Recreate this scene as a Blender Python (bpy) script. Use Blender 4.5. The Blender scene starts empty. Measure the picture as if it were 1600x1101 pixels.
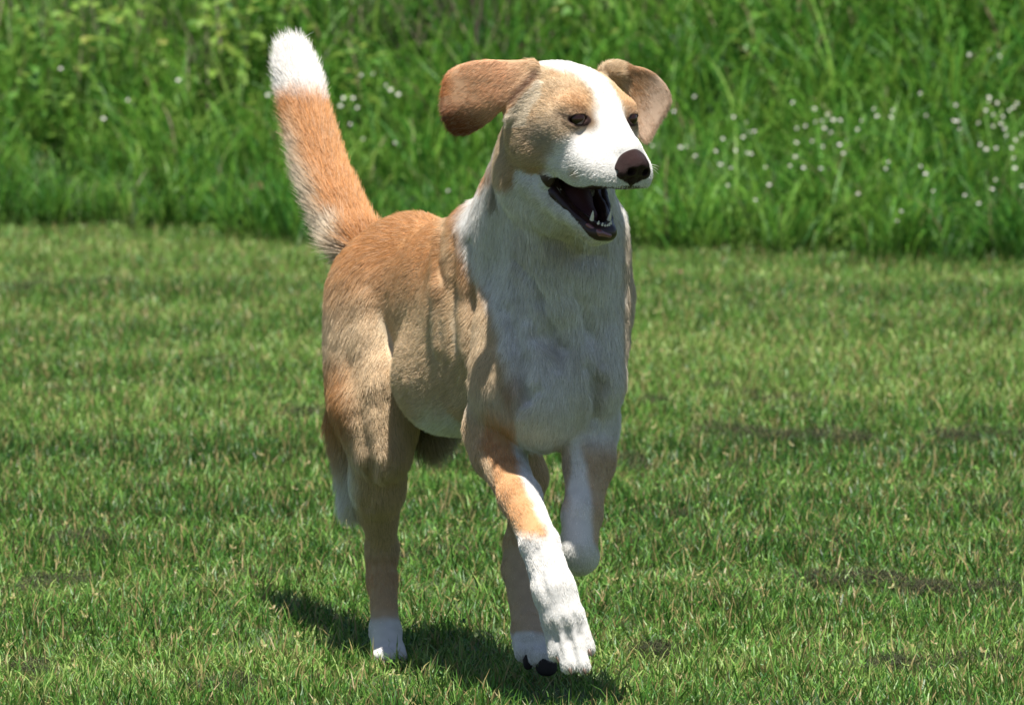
import bpy, math, random, time
import numpy as np
from mathutils import Vector, Matrix, Euler

random.seed(7)
rng = np.random.default_rng(7)
SC = bpy.context.scene
COL = SC.collection
T0 = time.time()

# ------------------------------------------------------------------ camera, world, sun, exposure
CAM_H, PITCH, D0, FPX = 1.5305, 0.0892, 12.0, 13560.0
cam_d = bpy.data.cameras.new('camera')
cam = bpy.data.objects.new('camera', cam_d)
COL.objects.link(cam)
cam.location = (0, -D0, CAM_H)
cam.rotation_euler = (math.pi / 2 - PITCH, 0, 0)
cam_d.sensor_width = 36
cam_d.lens = 36 * FPX / 1600
cam_d.clip_start = 0.5
cam_d.clip_end = 600
cam_d.dof.use_dof = True
cam_d.dof.focus_distance = 11.80
cam_d.dof.aperture_fstop = 14.5
SC.camera = cam

SUN_EL, SUN_AZ = math.radians(76), math.radians(172)     # azimuth from +Y (away from camera) towards +X (image right)
world = bpy.data.worlds.new('World')
SC.world = world
world.use_nodes = True
wn = world.node_tree
wn.nodes.clear()
sky = wn.nodes.new('ShaderNodeTexSky')
sky.sky_type = 'NISHITA'
sky.sun_disc = False
sky.sun_elevation = SUN_EL
sky.sun_rotation = SUN_AZ
bg = wn.nodes.new('ShaderNodeBackground')
bg.inputs['Strength'].default_value = 0.05
wo = wn.nodes.new('ShaderNodeOutputWorld')
wn.links.new(sky.outputs[0], bg.inputs[0])
wn.links.new(bg.outputs[0], wo.inputs[0])

sun_d = bpy.data.lights.new('sun', 'SUN')
sun_d.energy = 4.8
sun_d.angle = math.radians(0.53)
sun_d.color = (1.0, 0.95, 0.87)
sun = bpy.data.objects.new('sun', sun_d)
COL.objects.link(sun)
sv = Vector((math.sin(SUN_AZ) * math.cos(SUN_EL), math.cos(SUN_AZ) * math.cos(SUN_EL), math.sin(SUN_EL)))
sun.rotation_euler = sv.to_track_quat('Z', 'Y').to_euler()
sun.location = (3, 0, 8)

SC.view_settings.view_transform = 'Standard'
SC.view_settings.look = 'None'
SC.view_settings.gamma = 1.0
SC.view_settings.exposure = 1.18
SC.view_settings.use_curve_mapping = False
SC.cycles.max_bounces = 8
SC.cycles.diffuse_bounces = 3
SC.cycles.glossy_bounces = 2
SC.cycles.transmission_bounces = 6
SC.cycles.transparent_max_bounces = 8
SC.cycles.sample_clamp_indirect = 6
try:
    SC.cycles_curves.shape = 'RIBBONS'
except Exception:
    pass

# ------------------------------------------------------------------ helpers
CP, SP = math.cos(PITCH), math.sin(PITCH)


def conv(P):
    """points (x, y down, depth) at 1130 units per metre in the lens frame -> world metres"""
    P = np.asarray(P, float)
    zc = D0 + P[..., 2] / 1130.0
    xc = (P[..., 0] - 800.0) / FPX * zc
    yc = (P[..., 1] - 550.5) / FPX * zc
    W = np.empty(P.shape)
    W[..., 0] = xc
    W[..., 1] = -D0 + zc * CP - yc * SP
    W[..., 2] = CAM_H - zc * SP - yc * CP
    return W


def ground_at(px, py, z=0.0):
    """where the line of sight of a picture position meets height z"""
    v = (py - 550.5) / FPX
    zc = (CAM_H - z) / (SP + v * CP)
    return Vector(((px - 800.0) / FPX * zc, -D0 + zc * CP - v * zc * SP, z))


def tag(o, label=None, cat=None, group=None, kind=None):
    if label: o['label'] = label
    if cat: o['category'] = cat
    if group: o['group'] = group
    if kind: o['kind'] = kind
    return o


def mesh_obj(name, V, F, mat=None, parent=None, smooth=True):
    me = bpy.data.meshes.new(name)
    V = np.asarray(V, np.float32)
    if isinstance(F, np.ndarray):
        n, k = F.shape
        me.vertices.add(len(V))
        me.vertices.foreach_set('co', V.ravel())
        me.loops.add(n * k)
        me.loops.foreach_set('vertex_index', F.astype(np.int32).ravel())
        me.polygons.add(n)
        me.polygons.foreach_set('loop_start', np.arange(0, n * k, k, dtype=np.int32))
        me.update(calc_edges=True)
    else:
        me.from_pydata([tuple(v) for v in V], [], F)
        me.update()
    if smooth:
        me.polygons.foreach_set('use_smooth', np.ones(len(me.polygons), dtype=bool))
    if mat: me.materials.append(mat)
    o = bpy.data.objects.new(name, me)
    COL.objects.link(o)
    if parent: o.parent = parent
    return o


def new_mat(name):
    m = bpy.data.materials.new(name)
    m.use_nodes = True
    nt = m.node_tree
    nt.nodes.clear()
    out = nt.nodes.new('ShaderNodeOutputMaterial')
    return m, nt, out


def N(nt, t, **kw):
    n = nt.nodes.new(t)
    for k, v in kw.items():
        if k.startswith('i_'):
            n.inputs[k[2:].replace('_', ' ')].default_value = v
        else:
            setattr(n, k, v)
    return n


def simple_mat(name, col, rough=0.5, coat=0.0, spec=0.5, bump=0.0, bscale=400, var=0.15):
    m, nt, out = new_mat(name)
    b = N(nt, 'ShaderNodeBsdfPrincipled')
    b.inputs['Roughness'].default_value = rough
    b.inputs['Specular IOR Level'].default_value = spec
    b.inputs['Coat Weight'].default_value = coat
    b.inputs['Coat Roughness'].default_value = 0.08
    tc = N(nt, 'ShaderNodeTexCoord')
    nz = N(nt, 'ShaderNodeTexNoise')
    nz.inputs['Scale'].default_value = bscale * 0.3
    nt.links.new(tc.outputs['Object'], nz.inputs['Vector'])
    mr = N(nt, 'ShaderNodeMapRange')
    mr.inputs['To Min'].default_value = 1 - var
    mr.inputs['To Max'].default_value = 1 + var
    nt.links.new(nz.outputs['Fac'], mr.inputs['Value'])
    mx = N(nt, 'ShaderNodeVectorMath', operation='SCALE')
    mx.inputs[0].default_value = col
    nt.links.new(mr.outputs[0], mx.inputs['Scale'])
    nt.links.new(mx.outputs[0], b.inputs['Base Color'])
    if bump:
        n2 = N(nt, 'ShaderNodeTexNoise')
        n2.inputs['Scale'].default_value = bscale
        nt.links.new(tc.outputs['Object'], n2.inputs['Vector'])
        bp = N(nt, 'ShaderNodeBump')
        bp.inputs['Strength'].default_value = bump
        bp.inputs['Distance'].default_value = 0.0015
        nt.links.new(n2.outputs['Fac'], bp.inputs['Height'])
        nt.links.new(bp.outputs[0], b.inputs['Normal'])
    nt.links.new(b.outputs[0], out.inputs[0])
    return m


def hash3(i, j, k, seed):
    h = (i * 374761393 + j * 668265263 + k * 2147483647 + seed * 974634777) & 0xFFFFFFFF
    h = ((h ^ (h >> 13)) * 1274126177) & 0xFFFFFFFF
    return ((h ^ (h >> 16)) & 0xFFFFFF) / float(0xFFFFFF)


def vnoise(P, scale, seed=0):
    """smooth value noise in -1..1 at points P (n,3)"""
    Q = np.asarray(P, float) / scale
    I = np.floor(Q).astype(np.int64)
    f = Q - I
    f = f * f * (3 - 2 * f)
    r = 0
    for a in (0, 1):
        for b in (0, 1):
            for c in (0, 1):
                w = (f[:, 0] if a else 1 - f[:, 0]) * (f[:, 1] if b else 1 - f[:, 1]) * (f[:, 2] if c else 1 - f[:, 2])
                r = r + w * hash3(I[:, 0] + a, I[:, 1] + b, I[:, 2] + c, seed)
    return r * 2 - 1


def ss(x, a, b):
    t = np.clip((x - a) / (b - a), 0, 1)
    return t * t * (3 - 2 * t)

# ------------------------------------------------------------------ ground
def height(x, y):
    """lawn is flat with a faint roll, the meadow climbs as a low bank"""
    x = np.asarray(x, float); y = np.asarray(y, float)
    edge = 7.62 - 0.40 * np.clip(x, -5, 5)
    t = np.clip(y - edge - 0.3, 0, None)
    bank = 1.9 * (1 - np.exp(-(t / 5.5) ** 1.3))
    return bank + 0.008 * np.sin(x * 2.1 + 1) * np.sin(y * 1.3) * np.clip((np.abs(y - 0.0) - 0.6), 0, 1)


def axis_pts(lo, hi, fine_lo, fine_hi, step, n_out):
    a = -np.geomspace(1, 1 + (fine_lo - lo), n_out)[::-1] + 1 + fine_lo
    b = np.arange(fine_lo, fine_hi, step)
    c = np.geomspace(1, 1 + (hi - fine_hi), n_out) - 1 + fine_hi
    return np.unique(np.concatenate([a, b, c]))


gx = axis_pts(-150, 150, -5, 5, 0.12, 22)
gy = axis_pts(-40, 260, -2, 18, 0.12, 26)
GX, GY = np.meshgrid(gx, gy, indexing='ij')
GZ = height(GX, GY)
nx, ny = GX.shape
idx = np.arange(nx * ny).reshape(nx, ny)
gf = np.stack([idx[:-1, :-1], idx[1:, :-1], idx[1:, 1:], idx[:-1, 1:]], -1).reshape(-1, 4)
m, nt, out = new_mat('soil_and_thatch')
b = N(nt, 'ShaderNodeBsdfPrincipled', i_Roughness=0.95)
tc = N(nt, 'ShaderNodeTexCoord')
n1 = N(nt, 'ShaderNodeTexNoise'); n1.inputs['Scale'].default_value = 3.0; n1.inputs['Detail'].default_value = 8
n2 = N(nt, 'ShaderNodeTexNoise'); n2.inputs['Scale'].default_value = 160.0; n2.inputs['Detail'].default_value = 4
nt.links.new(tc.outputs['Object'], n1.inputs['Vector']); nt.links.new(tc.outputs['Object'], n2.inputs['Vector'])
r1 = N(nt, 'ShaderNodeValToRGB')
r1.color_ramp.elements[0].position = 0.3; r1.color_ramp.elements[0].color = (0.020, 0.034, 0.010, 1)
r1.color_ramp.elements[1].position = 0.75; r1.color_ramp.elements[1].color = (0.075, 0.082, 0.030, 1)
nt.links.new(n2.outputs['Fac'], r1.inputs[0])
mx = N(nt, 'ShaderNodeMix', data_type='RGBA'); mx.inputs['B'].default_value = (0.035, 0.07, 0.016, 1)
nt.links.new(n1.outputs['Fac'], mx.inputs['Factor']); nt.links.new(r1.outputs[0], mx.inputs['A'])
nt.links.new(mx.outputs['Result'], b.inputs['Base Color'])
nt.links.new(b.outputs[0], out.inputs[0])
ground = mesh_obj('ground', np.stack([GX, GY, GZ], -1).reshape(-1, 3), gf, m)
tag(ground, 'grassy ground under the mown lawn and the rising meadow bank', kind='structure')

# ------------------------------------------------------------------ grass: blades built once as small tufts, repeated by points of the same mesh
def blade_mat(name, cols, straw, straw_amt, transl=0.35, rough=0.45, spec=0.35, base_col=(0.10, 0.11, 0.035)):
    m, nt, out = new_mat(name)
    at = N(nt, 'ShaderNodeAttribute', attribute_name='rnd')
    ti = N(nt, 'ShaderNodeAttribute', attribute_name='tint', attribute_type='INSTANCER')
    hh = N(nt, 'ShaderNodeAttribute', attribute_name='hgt')
    ramp = N(nt, 'ShaderNodeValToRGB')
    els = ramp.color_ramp.elements
    while len(els) < len(cols): els.new(0.5)
    for i, c in enumerate(cols):
        els[i].position = i / (len(cols) - 1)
        els[i].color = (*c, 1)
    ad = N(nt, 'ShaderNodeMath', operation='ADD')
    sc_ = N(nt, 'ShaderNodeMath', operation='MULTIPLY'); sc_.inputs[1].default_value = 0.75
    nt.links.new(at.outputs['Fac'], sc_.inputs[0])
    nt.links.new(sc_.outputs[0], ad.inputs[0]); nt.links.new(ti.outputs['Fac'], ad.inputs[1])
    nt.links.new(ad.outputs[0], ramp.inputs[0])
    # straw blades
    gt = N(nt, 'ShaderNodeMath', operation='GREATER_THAN'); gt.inputs[1].default_value = 1 - straw_amt
    wn_ = N(nt, 'ShaderNodeTexWhiteNoise', noise_dimensions='1D')
    nt.links.new(at.outputs['Fac'], wn_.inputs['W']); nt.links.new(wn_.outputs['Value'], gt.inputs[0])
    mx = N(nt, 'ShaderNodeMix', data_type='RGBA'); mx.inputs['B'].default_value = (*straw, 1)
    nt.links.new(gt.outputs[0], mx.inputs['Factor']); nt.links.new(ramp.outputs[0], mx.inputs['A'])
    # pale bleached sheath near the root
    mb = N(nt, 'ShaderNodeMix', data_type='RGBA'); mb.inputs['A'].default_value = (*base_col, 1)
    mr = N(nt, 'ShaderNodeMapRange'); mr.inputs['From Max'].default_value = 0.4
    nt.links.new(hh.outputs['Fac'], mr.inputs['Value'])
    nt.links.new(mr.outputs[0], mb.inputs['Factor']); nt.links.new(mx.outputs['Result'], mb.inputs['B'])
    b = N(nt, 'ShaderNodeBsdfPrincipled')
    b.inputs['Roughness'].default_value = rough
    b.inputs['Specular IOR Level'].default_value = spec
    tr = N(nt, 'ShaderNodeBsdfTranslucent')
    gm = N(nt, 'ShaderNodeGamma'); gm.inputs[1].default_value = 0.85
    nt.links.new(mb.outputs['Result'], gm.inputs[0])
    hs = N(nt, 'ShaderNodeHueSaturation'); hs.inputs['Hue'].default_value = 0.485; hs.inputs['Value'].default_value = 1.0
    nt.links.new(gm.outputs[0], hs.inputs['Color'])
    nt.links.new(hs.outputs[0], tr.inputs['Color'])
    nt.links.new(mb.outputs['Result'], b.inputs['Base Color'])
    ms = N(nt, 'ShaderNodeMixShader'); ms.inputs[0].default_value = transl
    nt.links.new(b.outputs[0], ms.inputs[1]); nt.links.new(tr.outputs[0], ms.inputs[2])
    nt.links.new(ms.outputs[0], out.inputs[0])
    return m


def blades(n, radius, lmin, lmax, wmin, wmax, lean, curl, seg=3, r=None, shape=0.6, rnd=None):
    """n grass blades in a round tuft: arrays of vertices, quads, height along blade, random per blade"""
    r = r or rng
    a = r.uniform(0, 2 * np.pi, n); q = radius * np.sqrt(r.uniform(0, 1, n))
    bx, by = q * np.cos(a), q * np.sin(a)
    L = r.uniform(lmin, lmax, n) * (1 - 0.25 * r.uniform(0, 1, n))
    W = r.uniform(wmin, wmax, n)
    dirn = r.uniform(0, 2 * np.pi, n)
    ln = np.abs(r.normal(0, lean, n)); cu = np.abs(r.normal(curl, curl * 0.5, n))
    fac = dirn + r.normal(0, 0.8, n) + np.pi / 2
    V = np.zeros((n, seg + 1, 2, 3)); H = np.zeros((n, seg + 1, 2))
    px = bx.copy(); py = by.copy(); pz = np.full(n, -0.004)
    for s in range(seg + 1):
        t = s / seg
        th = ln + cu * t * t
        if s:
            st = L / seg
            px += np.sin(th) * np.cos(dirn) * st; py += np.sin(th) * np.sin(dirn) * st; pz += np.cos(th) * st
        w = W * 0.5 * (1 - t ** 2.2 * 0.93) * (shape + (1 - shape) * min(1, 3 * t + 0.3))
        for k, sg in ((0, -1), (1, 1)):
            V[:, s, k, 0] = px + sg * w * np.cos(fac); V[:, s, k, 1] = py + sg * w * np.sin(fac)
            V[:, s, k, 2] = pz
        H[:, s, :] = t
    base = np.arange(n)[:, None] * (seg + 1) * 2
    F = []
    for s in range(seg):
        F.append(base + np.array([[2 * s, 2 * s + 1, 2 * s + 3, 2 * s + 2]]))
    F = np.concatenate(F, 0)
    R = np.repeat((r.uniform(0, 1, n) if rnd is None else rnd(n))[:, None], (seg + 1) * 2, 1)
    return V.reshape(-1, 3), F, H.reshape(-1), R.reshape(-1)


def clover(n, radius, r, hmin=0.015, hmax=0.035, size=0.009):
    """little three-lobed leaves on short stalks"""
    Vs, Fs, Hs, Rs = [], [], [], []
    c = 0
    for i in range(n):
        a = r.uniform(0, 6.28); q = radius * math.sqrt(r.uniform()); h = r.uniform(hmin, hmax)
        cx, cy = q * math.cos(a), q * math.sin(a); rr = r.uniform(); a0 = r.uniform(0, 6.28)
        tilt = r.normal(0, 0.3, 2)
        for k in range(3):
            aa = a0 + k * 2.094
            pts = [(0, 0), (0.5, -0.42), (1.0, -0.25), (1.0, 0.25), (0.5, 0.42)]
            for (u, v) in pts:
                x = size * (u * math.cos(aa) - v * math.sin(aa)); y = size * (u * math.sin(aa) + v * math.cos(aa))
                Vs.append((cx + x, cy + y, h + x * tilt[0] + y * tilt[1] + (0.002 if u > .7 else 0)))
                Hs.append(1); Rs.append(rr)
            Fs.append([c, c + 1, c + 2, c + 2]); Fs[-1] = [c, c + 1, c + 2, c + 3]; Fs.append([c, c + 3, c + 4, c])
            c += 5
    Fs = [f for f in Fs]
    return np.array(Vs), Fs, np.array(Hs), np.array(Rs)


def scatter(name, variants, pts, rot, scl, pick, tint, mat, label, cat=None):
    """one object: tuft meshes + loose points; a node tree puts the tufts on the points"""
    V, F, H, R, K = [], [], [], [], []
    off = 0
    for k, (v, f, h, r) in enumerate(variants):
        V.append(v); H.append(h); R.append(r); K.append(np.full(len(v), k))
        F += [[int(a) + off for a in dict.fromkeys(q)] for q in (f.tolist() if isinstance(f, np.ndarray) else f)]
        off += len(v)
    n = len(pts)
    V.append(pts); H.append(np.zeros(n)); R.append(np.zeros(n)); K.append(np.full(n, -1))
    V = np.concatenate(V)
    me = bpy.data.meshes.new(name)
    me.from_pydata(V.tolist(), [], F)
    def at(nm, typ, arr, field='value'):
        a = me.attributes.new(nm, typ, 'POINT')
        a.data.foreach_set(field, np.asarray(arr).ravel())
    at('kind_index', 'INT', np.concatenate(K).astype(np.int32))
    at('hgt', 'FLOAT', np.concatenate(H).astype(np.float32))
    at('rnd', 'FLOAT', np.concatenate(R).astype(np.float32))
    z = np.zeros(off, np.float32)
    at('tint', 'FLOAT', np.concatenate([z, tint]).astype(np.float32))
    at('scl', 'FLOAT_VECTOR', np.concatenate([np.zeros((off, 3)), scl]).astype(np.float32), 'vector')
    at('rot', 'FLOAT_VECTOR', np.concatenate([np.zeros((off, 3)), rot]).astype(np.float32), 'vector')
    at('pick', 'INT', np.concatenate([np.zeros(off), pick]).astype(np.int32))
    me.materials.append(mat)
    me.update()
    o = bpy.data.objects.new(name, me)
    COL.objects.link(o)
    ng = bpy.data.node_groups.new(name + '_nodes', 'GeometryNodeTree')
    ng.interface.new_socket('Geometry', in_out='INPUT', socket_type='NodeSocketGeometry')
    ng.interface.new_socket('Geometry', in_out='OUTPUT', socket_type='NodeSocketGeometry')
    gi = ng.nodes.new('NodeGroupInput'); go = ng.nodes.new('NodeGroupOutput')
    def named(nm, typ):
        q = ng.nodes.new('GeometryNodeInputNamedAttribute'); q.data_type = typ
        q.inputs['Name'].default_value = nm
        return q.outputs[0]
    def sep(k):
        c = ng.nodes.new('FunctionNodeCompare'); c.data_type = 'INT'; c.operation = 'EQUAL'
        c.inputs[3].default_value = k
        ng.links.new(named('kind_index', 'INT'), c.inputs[2])
        s = ng.nodes.new('GeometryNodeSeparateGeometry'); s.domain = 'POINT'
        ng.links.new(gi.outputs[0], s.inputs[0]); ng.links.new(c.outputs[0], s.inputs['Selection'])
        return s.outputs[0]
    jn = ng.nodes.new('GeometryNodeJoinGeometry')
    for k in range(len(variants)):
        g = ng.nodes.new('GeometryNodeGeometryToInstance')
        ng.links.new(sep(k), g.inputs[0]); ng.links.new(g.outputs[0], jn.inputs[0])
    ip = ng.nodes.new('GeometryNodeInstanceOnPoints')
    ng.links.new(sep(-1), ip.inputs['Points'])
    ng.links.new(jn.outputs[0], ip.inputs['Instance'])
    ip.inputs['Pick Instance'].default_value = True
    ng.links.new(named('pick', 'INT'), ip.inputs['Instance Index'])
    ng.links.new(named('rot', 'FLOAT_VECTOR'), ip.inputs['Rotation'])
    ng.links.new(named('scl', 'FLOAT_VECTOR'), ip.inputs['Scale'])
    ng.links.new(ip.outputs[0], go.inputs[0])
    md = o.modifiers.new('scatter', 'NODES'); md.node_group = ng
    tag(o, label, cat, kind='stuff')
    return o


def edge_y(x):
    return 7.62 - 0.40 * np.clip(x, -5, 5)


# --- mown lawn
g_cols = [(0.008, 0.038, 0.007), (0.022, 0.085, 0.010), (0.050, 0.150, 0.016), (0.11, 0.24, 0.032), (0.25, 0.34, 0.09)]
lawn_mat = blade_mat('mown_blades', g_cols, (0.26, 0.20, 0.085), 0.17, transl=0.24, rough=0.45, spec=0.3, base_col=(0.09, 0.095, 0.035))
lv = []
for k in range(10):
    r = np.random.default_rng(100 + k)
    a = blades(250, 0.095, 0.022, 0.052, 0.0016, 0.0036, 0.60, 0.6, 3, r)
    bshort = blades(90, 0.095, 0.012, 0.028, 0.002, 0.0042, 0.9, 0.5, 2, r)
    cl = clover(1 if k % 2 else 4, 0.09, r, hmin=.008, hmax=.024, size=0.0055)
    V = np.concatenate([a[0], bshort[0], cl[0]])
    F = a[1].tolist() + (bshort[1] + len(a[0])).tolist() + [[i + len(a[0]) + len(bshort[0]) for i in f] for f in cl[1]]
    lv.append((V, F, np.concatenate([a[2], bshort[2], cl[2]]), np.concatenate([a[3], bshort[3], cl[3]])))
sp = 0.105
ax = np.arange(-4.6, 4.6, sp); ay = np.arange(-1.6, 9.9, sp)
AX, AY = np.meshgrid(ax, ay)
pts = np.stack([AX.ravel(), AY.ravel()], 1) + rng.uniform(-0.06, 0.06, (AX.size, 2))
pts = pts[pts[:, 1] < edge_y(pts[:, 0]) + 0.25]
n = len(pts)
P3 = np.column_stack([pts, height(pts[:, 0], pts[:, 1])])
st = np.column_stack([pts[:, 0] * 0.45, pts[:, 1], np.zeros(n)])
band = np.sin(pts[:, 1] * 2 * np.pi / 0.83 + 1.6 * vnoise(st, 1.1, 17) + 0.6)
tint = 0.13 + 0.09 * band + 0.15 * vnoise(st, 0.42, 3) + 0.12 * vnoise(st, 1.3, 4) + 0.05 * rng.normal(size=n)
hs = 1.0 - 0.12 * band + 0.22 * vnoise(P3, 0.35, 6) + 0.12 * rng.normal(size=n)
hs = np.clip(hs, 0.55, 1.6)
rot = np.zeros((n, 3)); rot[:, 2] = rng.uniform(0, 6.28, n); rot[:, 0] = rng.normal(0, 0.06, n)
scl = np.column_stack([np.ones(n), np.ones(n), hs])
scatter('lawn_grass', lv, P3, rot, scl, rng.integers(0, 10, n), np.clip(tint, -.1, 0.6), lawn_mat,
        'short mown lawn grass with clover under the running dog')

# --- a few longer blades left by the mower
tv = []
for k in range(5):
    r = np.random.default_rng(300 + k)
    tv.append(blades(9, 0.02, 0.05, 0.085, 0.0024, 0.0042, 0.35, 0.7, 4, r))
n = 900
p = np.column_stack([rng.uniform(-2.2, 2.2, n), rng.uniform(-1.2, 8.6, n)])
P3 = np.column_stack([p, height(p[:, 0], p[:, 1])])
rot = np.zeros((n, 3)); rot[:, 2] = rng.uniform(0, 6.28, n)
scl = np.ones((n, 3)) * rng.uniform(0.6, 1.1, (n, 1))
scatter('lawn_tuft', tv, P3, rot, scl, rng.integers(0, 5, n), rng.uniform(0.1, 0.45, n), lawn_mat,
        'longer grass blades standing above the mown lawn')

# --- dark dried clippings lying in short bands
clip_mat = blade_mat('dry_clippings', [(0.012, 0.017, 0.010), (0.028, 0.034, 0.018), (0.055, 0.058, 0.032)], (0.20, 0.17, 0.09), 0.06, transl=0.1, rough=0.8, spec=0.1, base_col=(0.03, 0.03, 0.02))
cv = []
for k in range(5):
    r = np.random.default_rng(400 + k)
    v, f, h, q = blades(190, 0.055, 0.016, 0.045, 0.0009, 0.0018, 1.25, 0.9, 3, r)
    v[:, 2] = v[:, 2] * 0.55 + 0.014 + 0.016 * np.exp(-(v[:, 0] ** 2 + v[:, 1] ** 2) / 0.0015)
    cv.append((v, f, h, q))
cp = []
for (x0, x1, y, dn) in [(1110, 1350, 690, 1), (1430, 1600, 692, .8), (985, 1010, 738, 1), (1120, 1160, 747, .8), (1010, 1070, 822, .9),
                        (1230, 1400, 918, 1.3), (1420, 1600, 935, 1.1), (1130, 1165, 958, 1.2), (980, 1060, 1030, 1.2), (1370, 1600, 1050, .7),
                        (130, 185, 622, 1.2), (210, 300, 775, 1.3), (90, 170, 855, .8), (600, 720, 882, 1.1), (1005, 1030, 633, .8),
                        (440, 500, 650, 1.0), (0, 60, 1050, .7), (300, 380, 575, .6), (0, 90, 640, .5), (255, 420, 1085, .6),
                        (1050, 1300, 480, .5), (0, 240, 452, .4), (1120, 1330, 632, .5), (20, 160, 930, .5), (1180, 1330, 860, .4),
                        (360, 470, 905, .5), (1480, 1600, 800, .5)]:
    for i in range(int((x1 - x0) * dn / 8) + 2):
        g = ground_at(rng.uniform(x0, x1), y + rng.normal(0, 6.5))
        cp.append((g.x, g.y, 0.0))
cp = np.array(cp); n = len(cp)
rot = np.zeros((n, 3)); rot[:, 2] = rng.uniform(0, 6.28, n)
scl = rng.uniform(0.22, 0.8, (n, 1)) * np.array([[1.0, 1.0, 1.15]])
scatter('grass_clippings', cv, cp, rot, scl, rng.integers(0, 5, n), rng.uniform(0, 0.5, n), clip_mat,
        'dark dried grass clippings lying in bands on the lawn')

# --- tall meadow grass on the bank
m_cols = [(0.010, 0.060, 0.006), (0.026, 0.115, 0.010), (0.060, 0.190, 0.018), (0.13, 0.29, 0.03), (0.26, 0.40, 0.09)]
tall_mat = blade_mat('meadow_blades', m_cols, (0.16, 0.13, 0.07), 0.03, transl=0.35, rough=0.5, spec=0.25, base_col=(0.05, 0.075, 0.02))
mv = []
for k in range(8):
    r = np.random.default_rng(500 + k)
    a = blades(40, 0.09, 0.26, 0.56, 0.005, 0.012, 0.25, 1.25, 7, r)
    c = blades(34, 0.10, 0.12, 0.34, 0.004, 0.009, 0.35, 0.9, 5, r)
    mv.append((np.concatenate([a[0], c[0]]), a[1].tolist() + (c[1] + len(a[0])).tolist(), np.concatenate([a[2], c[2]]), np.concatenate([a[3], c[3]])))
sp = 0.115
ax = np.arange(-8.5, 7.5, sp); ay = np.arange(4.6, 14.5, sp)
AX, AY = np.meshgrid(ax, ay)
pts = np.stack([AX.ravel(), AY.ravel()], 1) + rng.uniform(-0.07, 0.07, (AX.size, 2))
ed = pts[:, 1] - edge_y(pts[:, 0]) - 0.10 * np.sin(pts[:, 0] * 5) - 0.05 * np.sin(pts[:, 0] * 13)
pts = pts[ed > 0]; ed = ed[ed > 0]
n = len(pts)
P3 = np.column_stack([pts, height(pts[:, 0], pts[:, 1])])
hs = 0.50 + 0.5 * ss(ed, 0, 2.0) + 0.16 * vnoise(P3, 0.6, 9) + 0.08 * rng.normal(size=n)
tint = 0.12 + 0.22 * vnoise(P3, 0.35, 12) + 0.12 * vnoise(P3, 1.6, 13)
rot = np.zeros((n, 3)); rot[:, 2] = rng.uniform(0, 6.28, n); rot[:, 0] = rng.normal(0, 0.1, n); rot[:, 1] = rng.normal(0, 0.1, n)
scl = np.column_stack([np.ones(n), np.ones(n), np.ones(n)]) * np.clip(hs, 0.3, 1.4)[:, None]
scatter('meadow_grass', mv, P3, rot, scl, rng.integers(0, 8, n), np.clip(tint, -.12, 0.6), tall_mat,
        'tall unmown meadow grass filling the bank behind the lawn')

# --- leafy weeds among the tall grass
def leafy(n_leaf, h, r, size, spread=0.10):
    Vs, Fs, Hs, Rs = [], [], [], []
    c = 0
    for i in range(n_leaf):
        t = r.uniform(0.15, 1); a = r.uniform(0, 6.28); rr = r.uniform(0.3, 1)
        z = h * t; q = spread * (0.3 + 0.7 * r.uniform()) * (1.1 - 0.5 * t)
        cx, cy = q * math.cos(a), q * math.sin(a)
        L = size * r.uniform(0.6, 1.2); w = L * 0.32; up = r.uniform(-0.6, 0.5)
        d = np.array([math.cos(a), math.sin(a), up]); d /= np.linalg.norm(d)
        s = np.array([-math.sin(a), math.cos(a), r.normal(0, 0.3)])
        nrm = np.cross(d, s)
        o = np.array([cx, cy, z])
        for (u, v, e) in ((0, 0, 0), (.3, -1, .06), (.3, 1, .06), (.65, -.8, .03), (.65, .8, .03), (1, 0, -.14), (.3, 0, -.02), (.65, 0, -.05)):
            Vs.append(o + d * L * u + s * w * v + nrm * L * e); Hs.append(1); Rs.append(rr)
        Fs += [[c, c + 1, c + 6], [c, c + 6, c + 2], [c + 1, c + 3, c + 7, c + 6], [c + 6, c + 7, c + 4, c + 2], [c + 3, c + 5, c + 7], [c + 7, c + 5, c + 4]]
        c += 8
    return np.array(Vs), Fs, np.array(Hs), np.array(Rs)


weed_mat = blade_mat('weed_leaves', [(0.03, 0.10, 0.015), (0.055, 0.15, 0.02), (0.08, 0.20, 0.025), (0.16, 0.27, 0.04)], (0.3, 0.3, 0.08), 0.05, transl=0.4, rough=0.45, base_col=(0.1, 0.2, 0.03))
wv = [leafy(46, 0.42, np.random.default_rng(600 + k), 0.045) for k in range(4)]
wp, wt, ws = [], [], []
def weed(px, py, Y, tnt, s):
    x = (px - 800) / FPX * (Y + D0); z = float(height(x, Y))
    wp.append((x, Y, z)); wt.append(tnt); ws.append(s)
for i in range(9):
    weed(rng.uniform(-60, 560), 0, rng.uniform(8.8, 9.6), rng.uniform(-0.1, 0.35), rng.uniform(0.5, 0.95))
for (px, Y, t_, s_) in [(340, 8.9, .8, .95), (368, 9.0, .8, .9), (210, 9.1, .4, .9), (130, 9.0, .4, .95), (450, 9.0, .5, .85), (128, 8.30, .6, .28), (165, 8.28, .4, .2)]:
    weed(px, 0, Y, t_, s_)
for i in range(60):
    weed(rng.uniform(560, 1700), 0, rng.uniform(8.6, 11.0), rng.uniform(0.0, 0.3), rng.uniform(0.35, 0.9))
for i in range(36):
    x_ = rng.uniform(-60, 1660)
    weed(x_, 0, 7.66 - 0.40 * ((x_ - 800) / 680) + rng.uniform(0.05, 0.3), rng.uniform(0.2, 0.5), rng.uniform(0.16, 0.34))
n = len(wp)
rot = np.zeros((n, 3)); rot[:, 2] = rng.uniform(0, 6.28, n)
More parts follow.
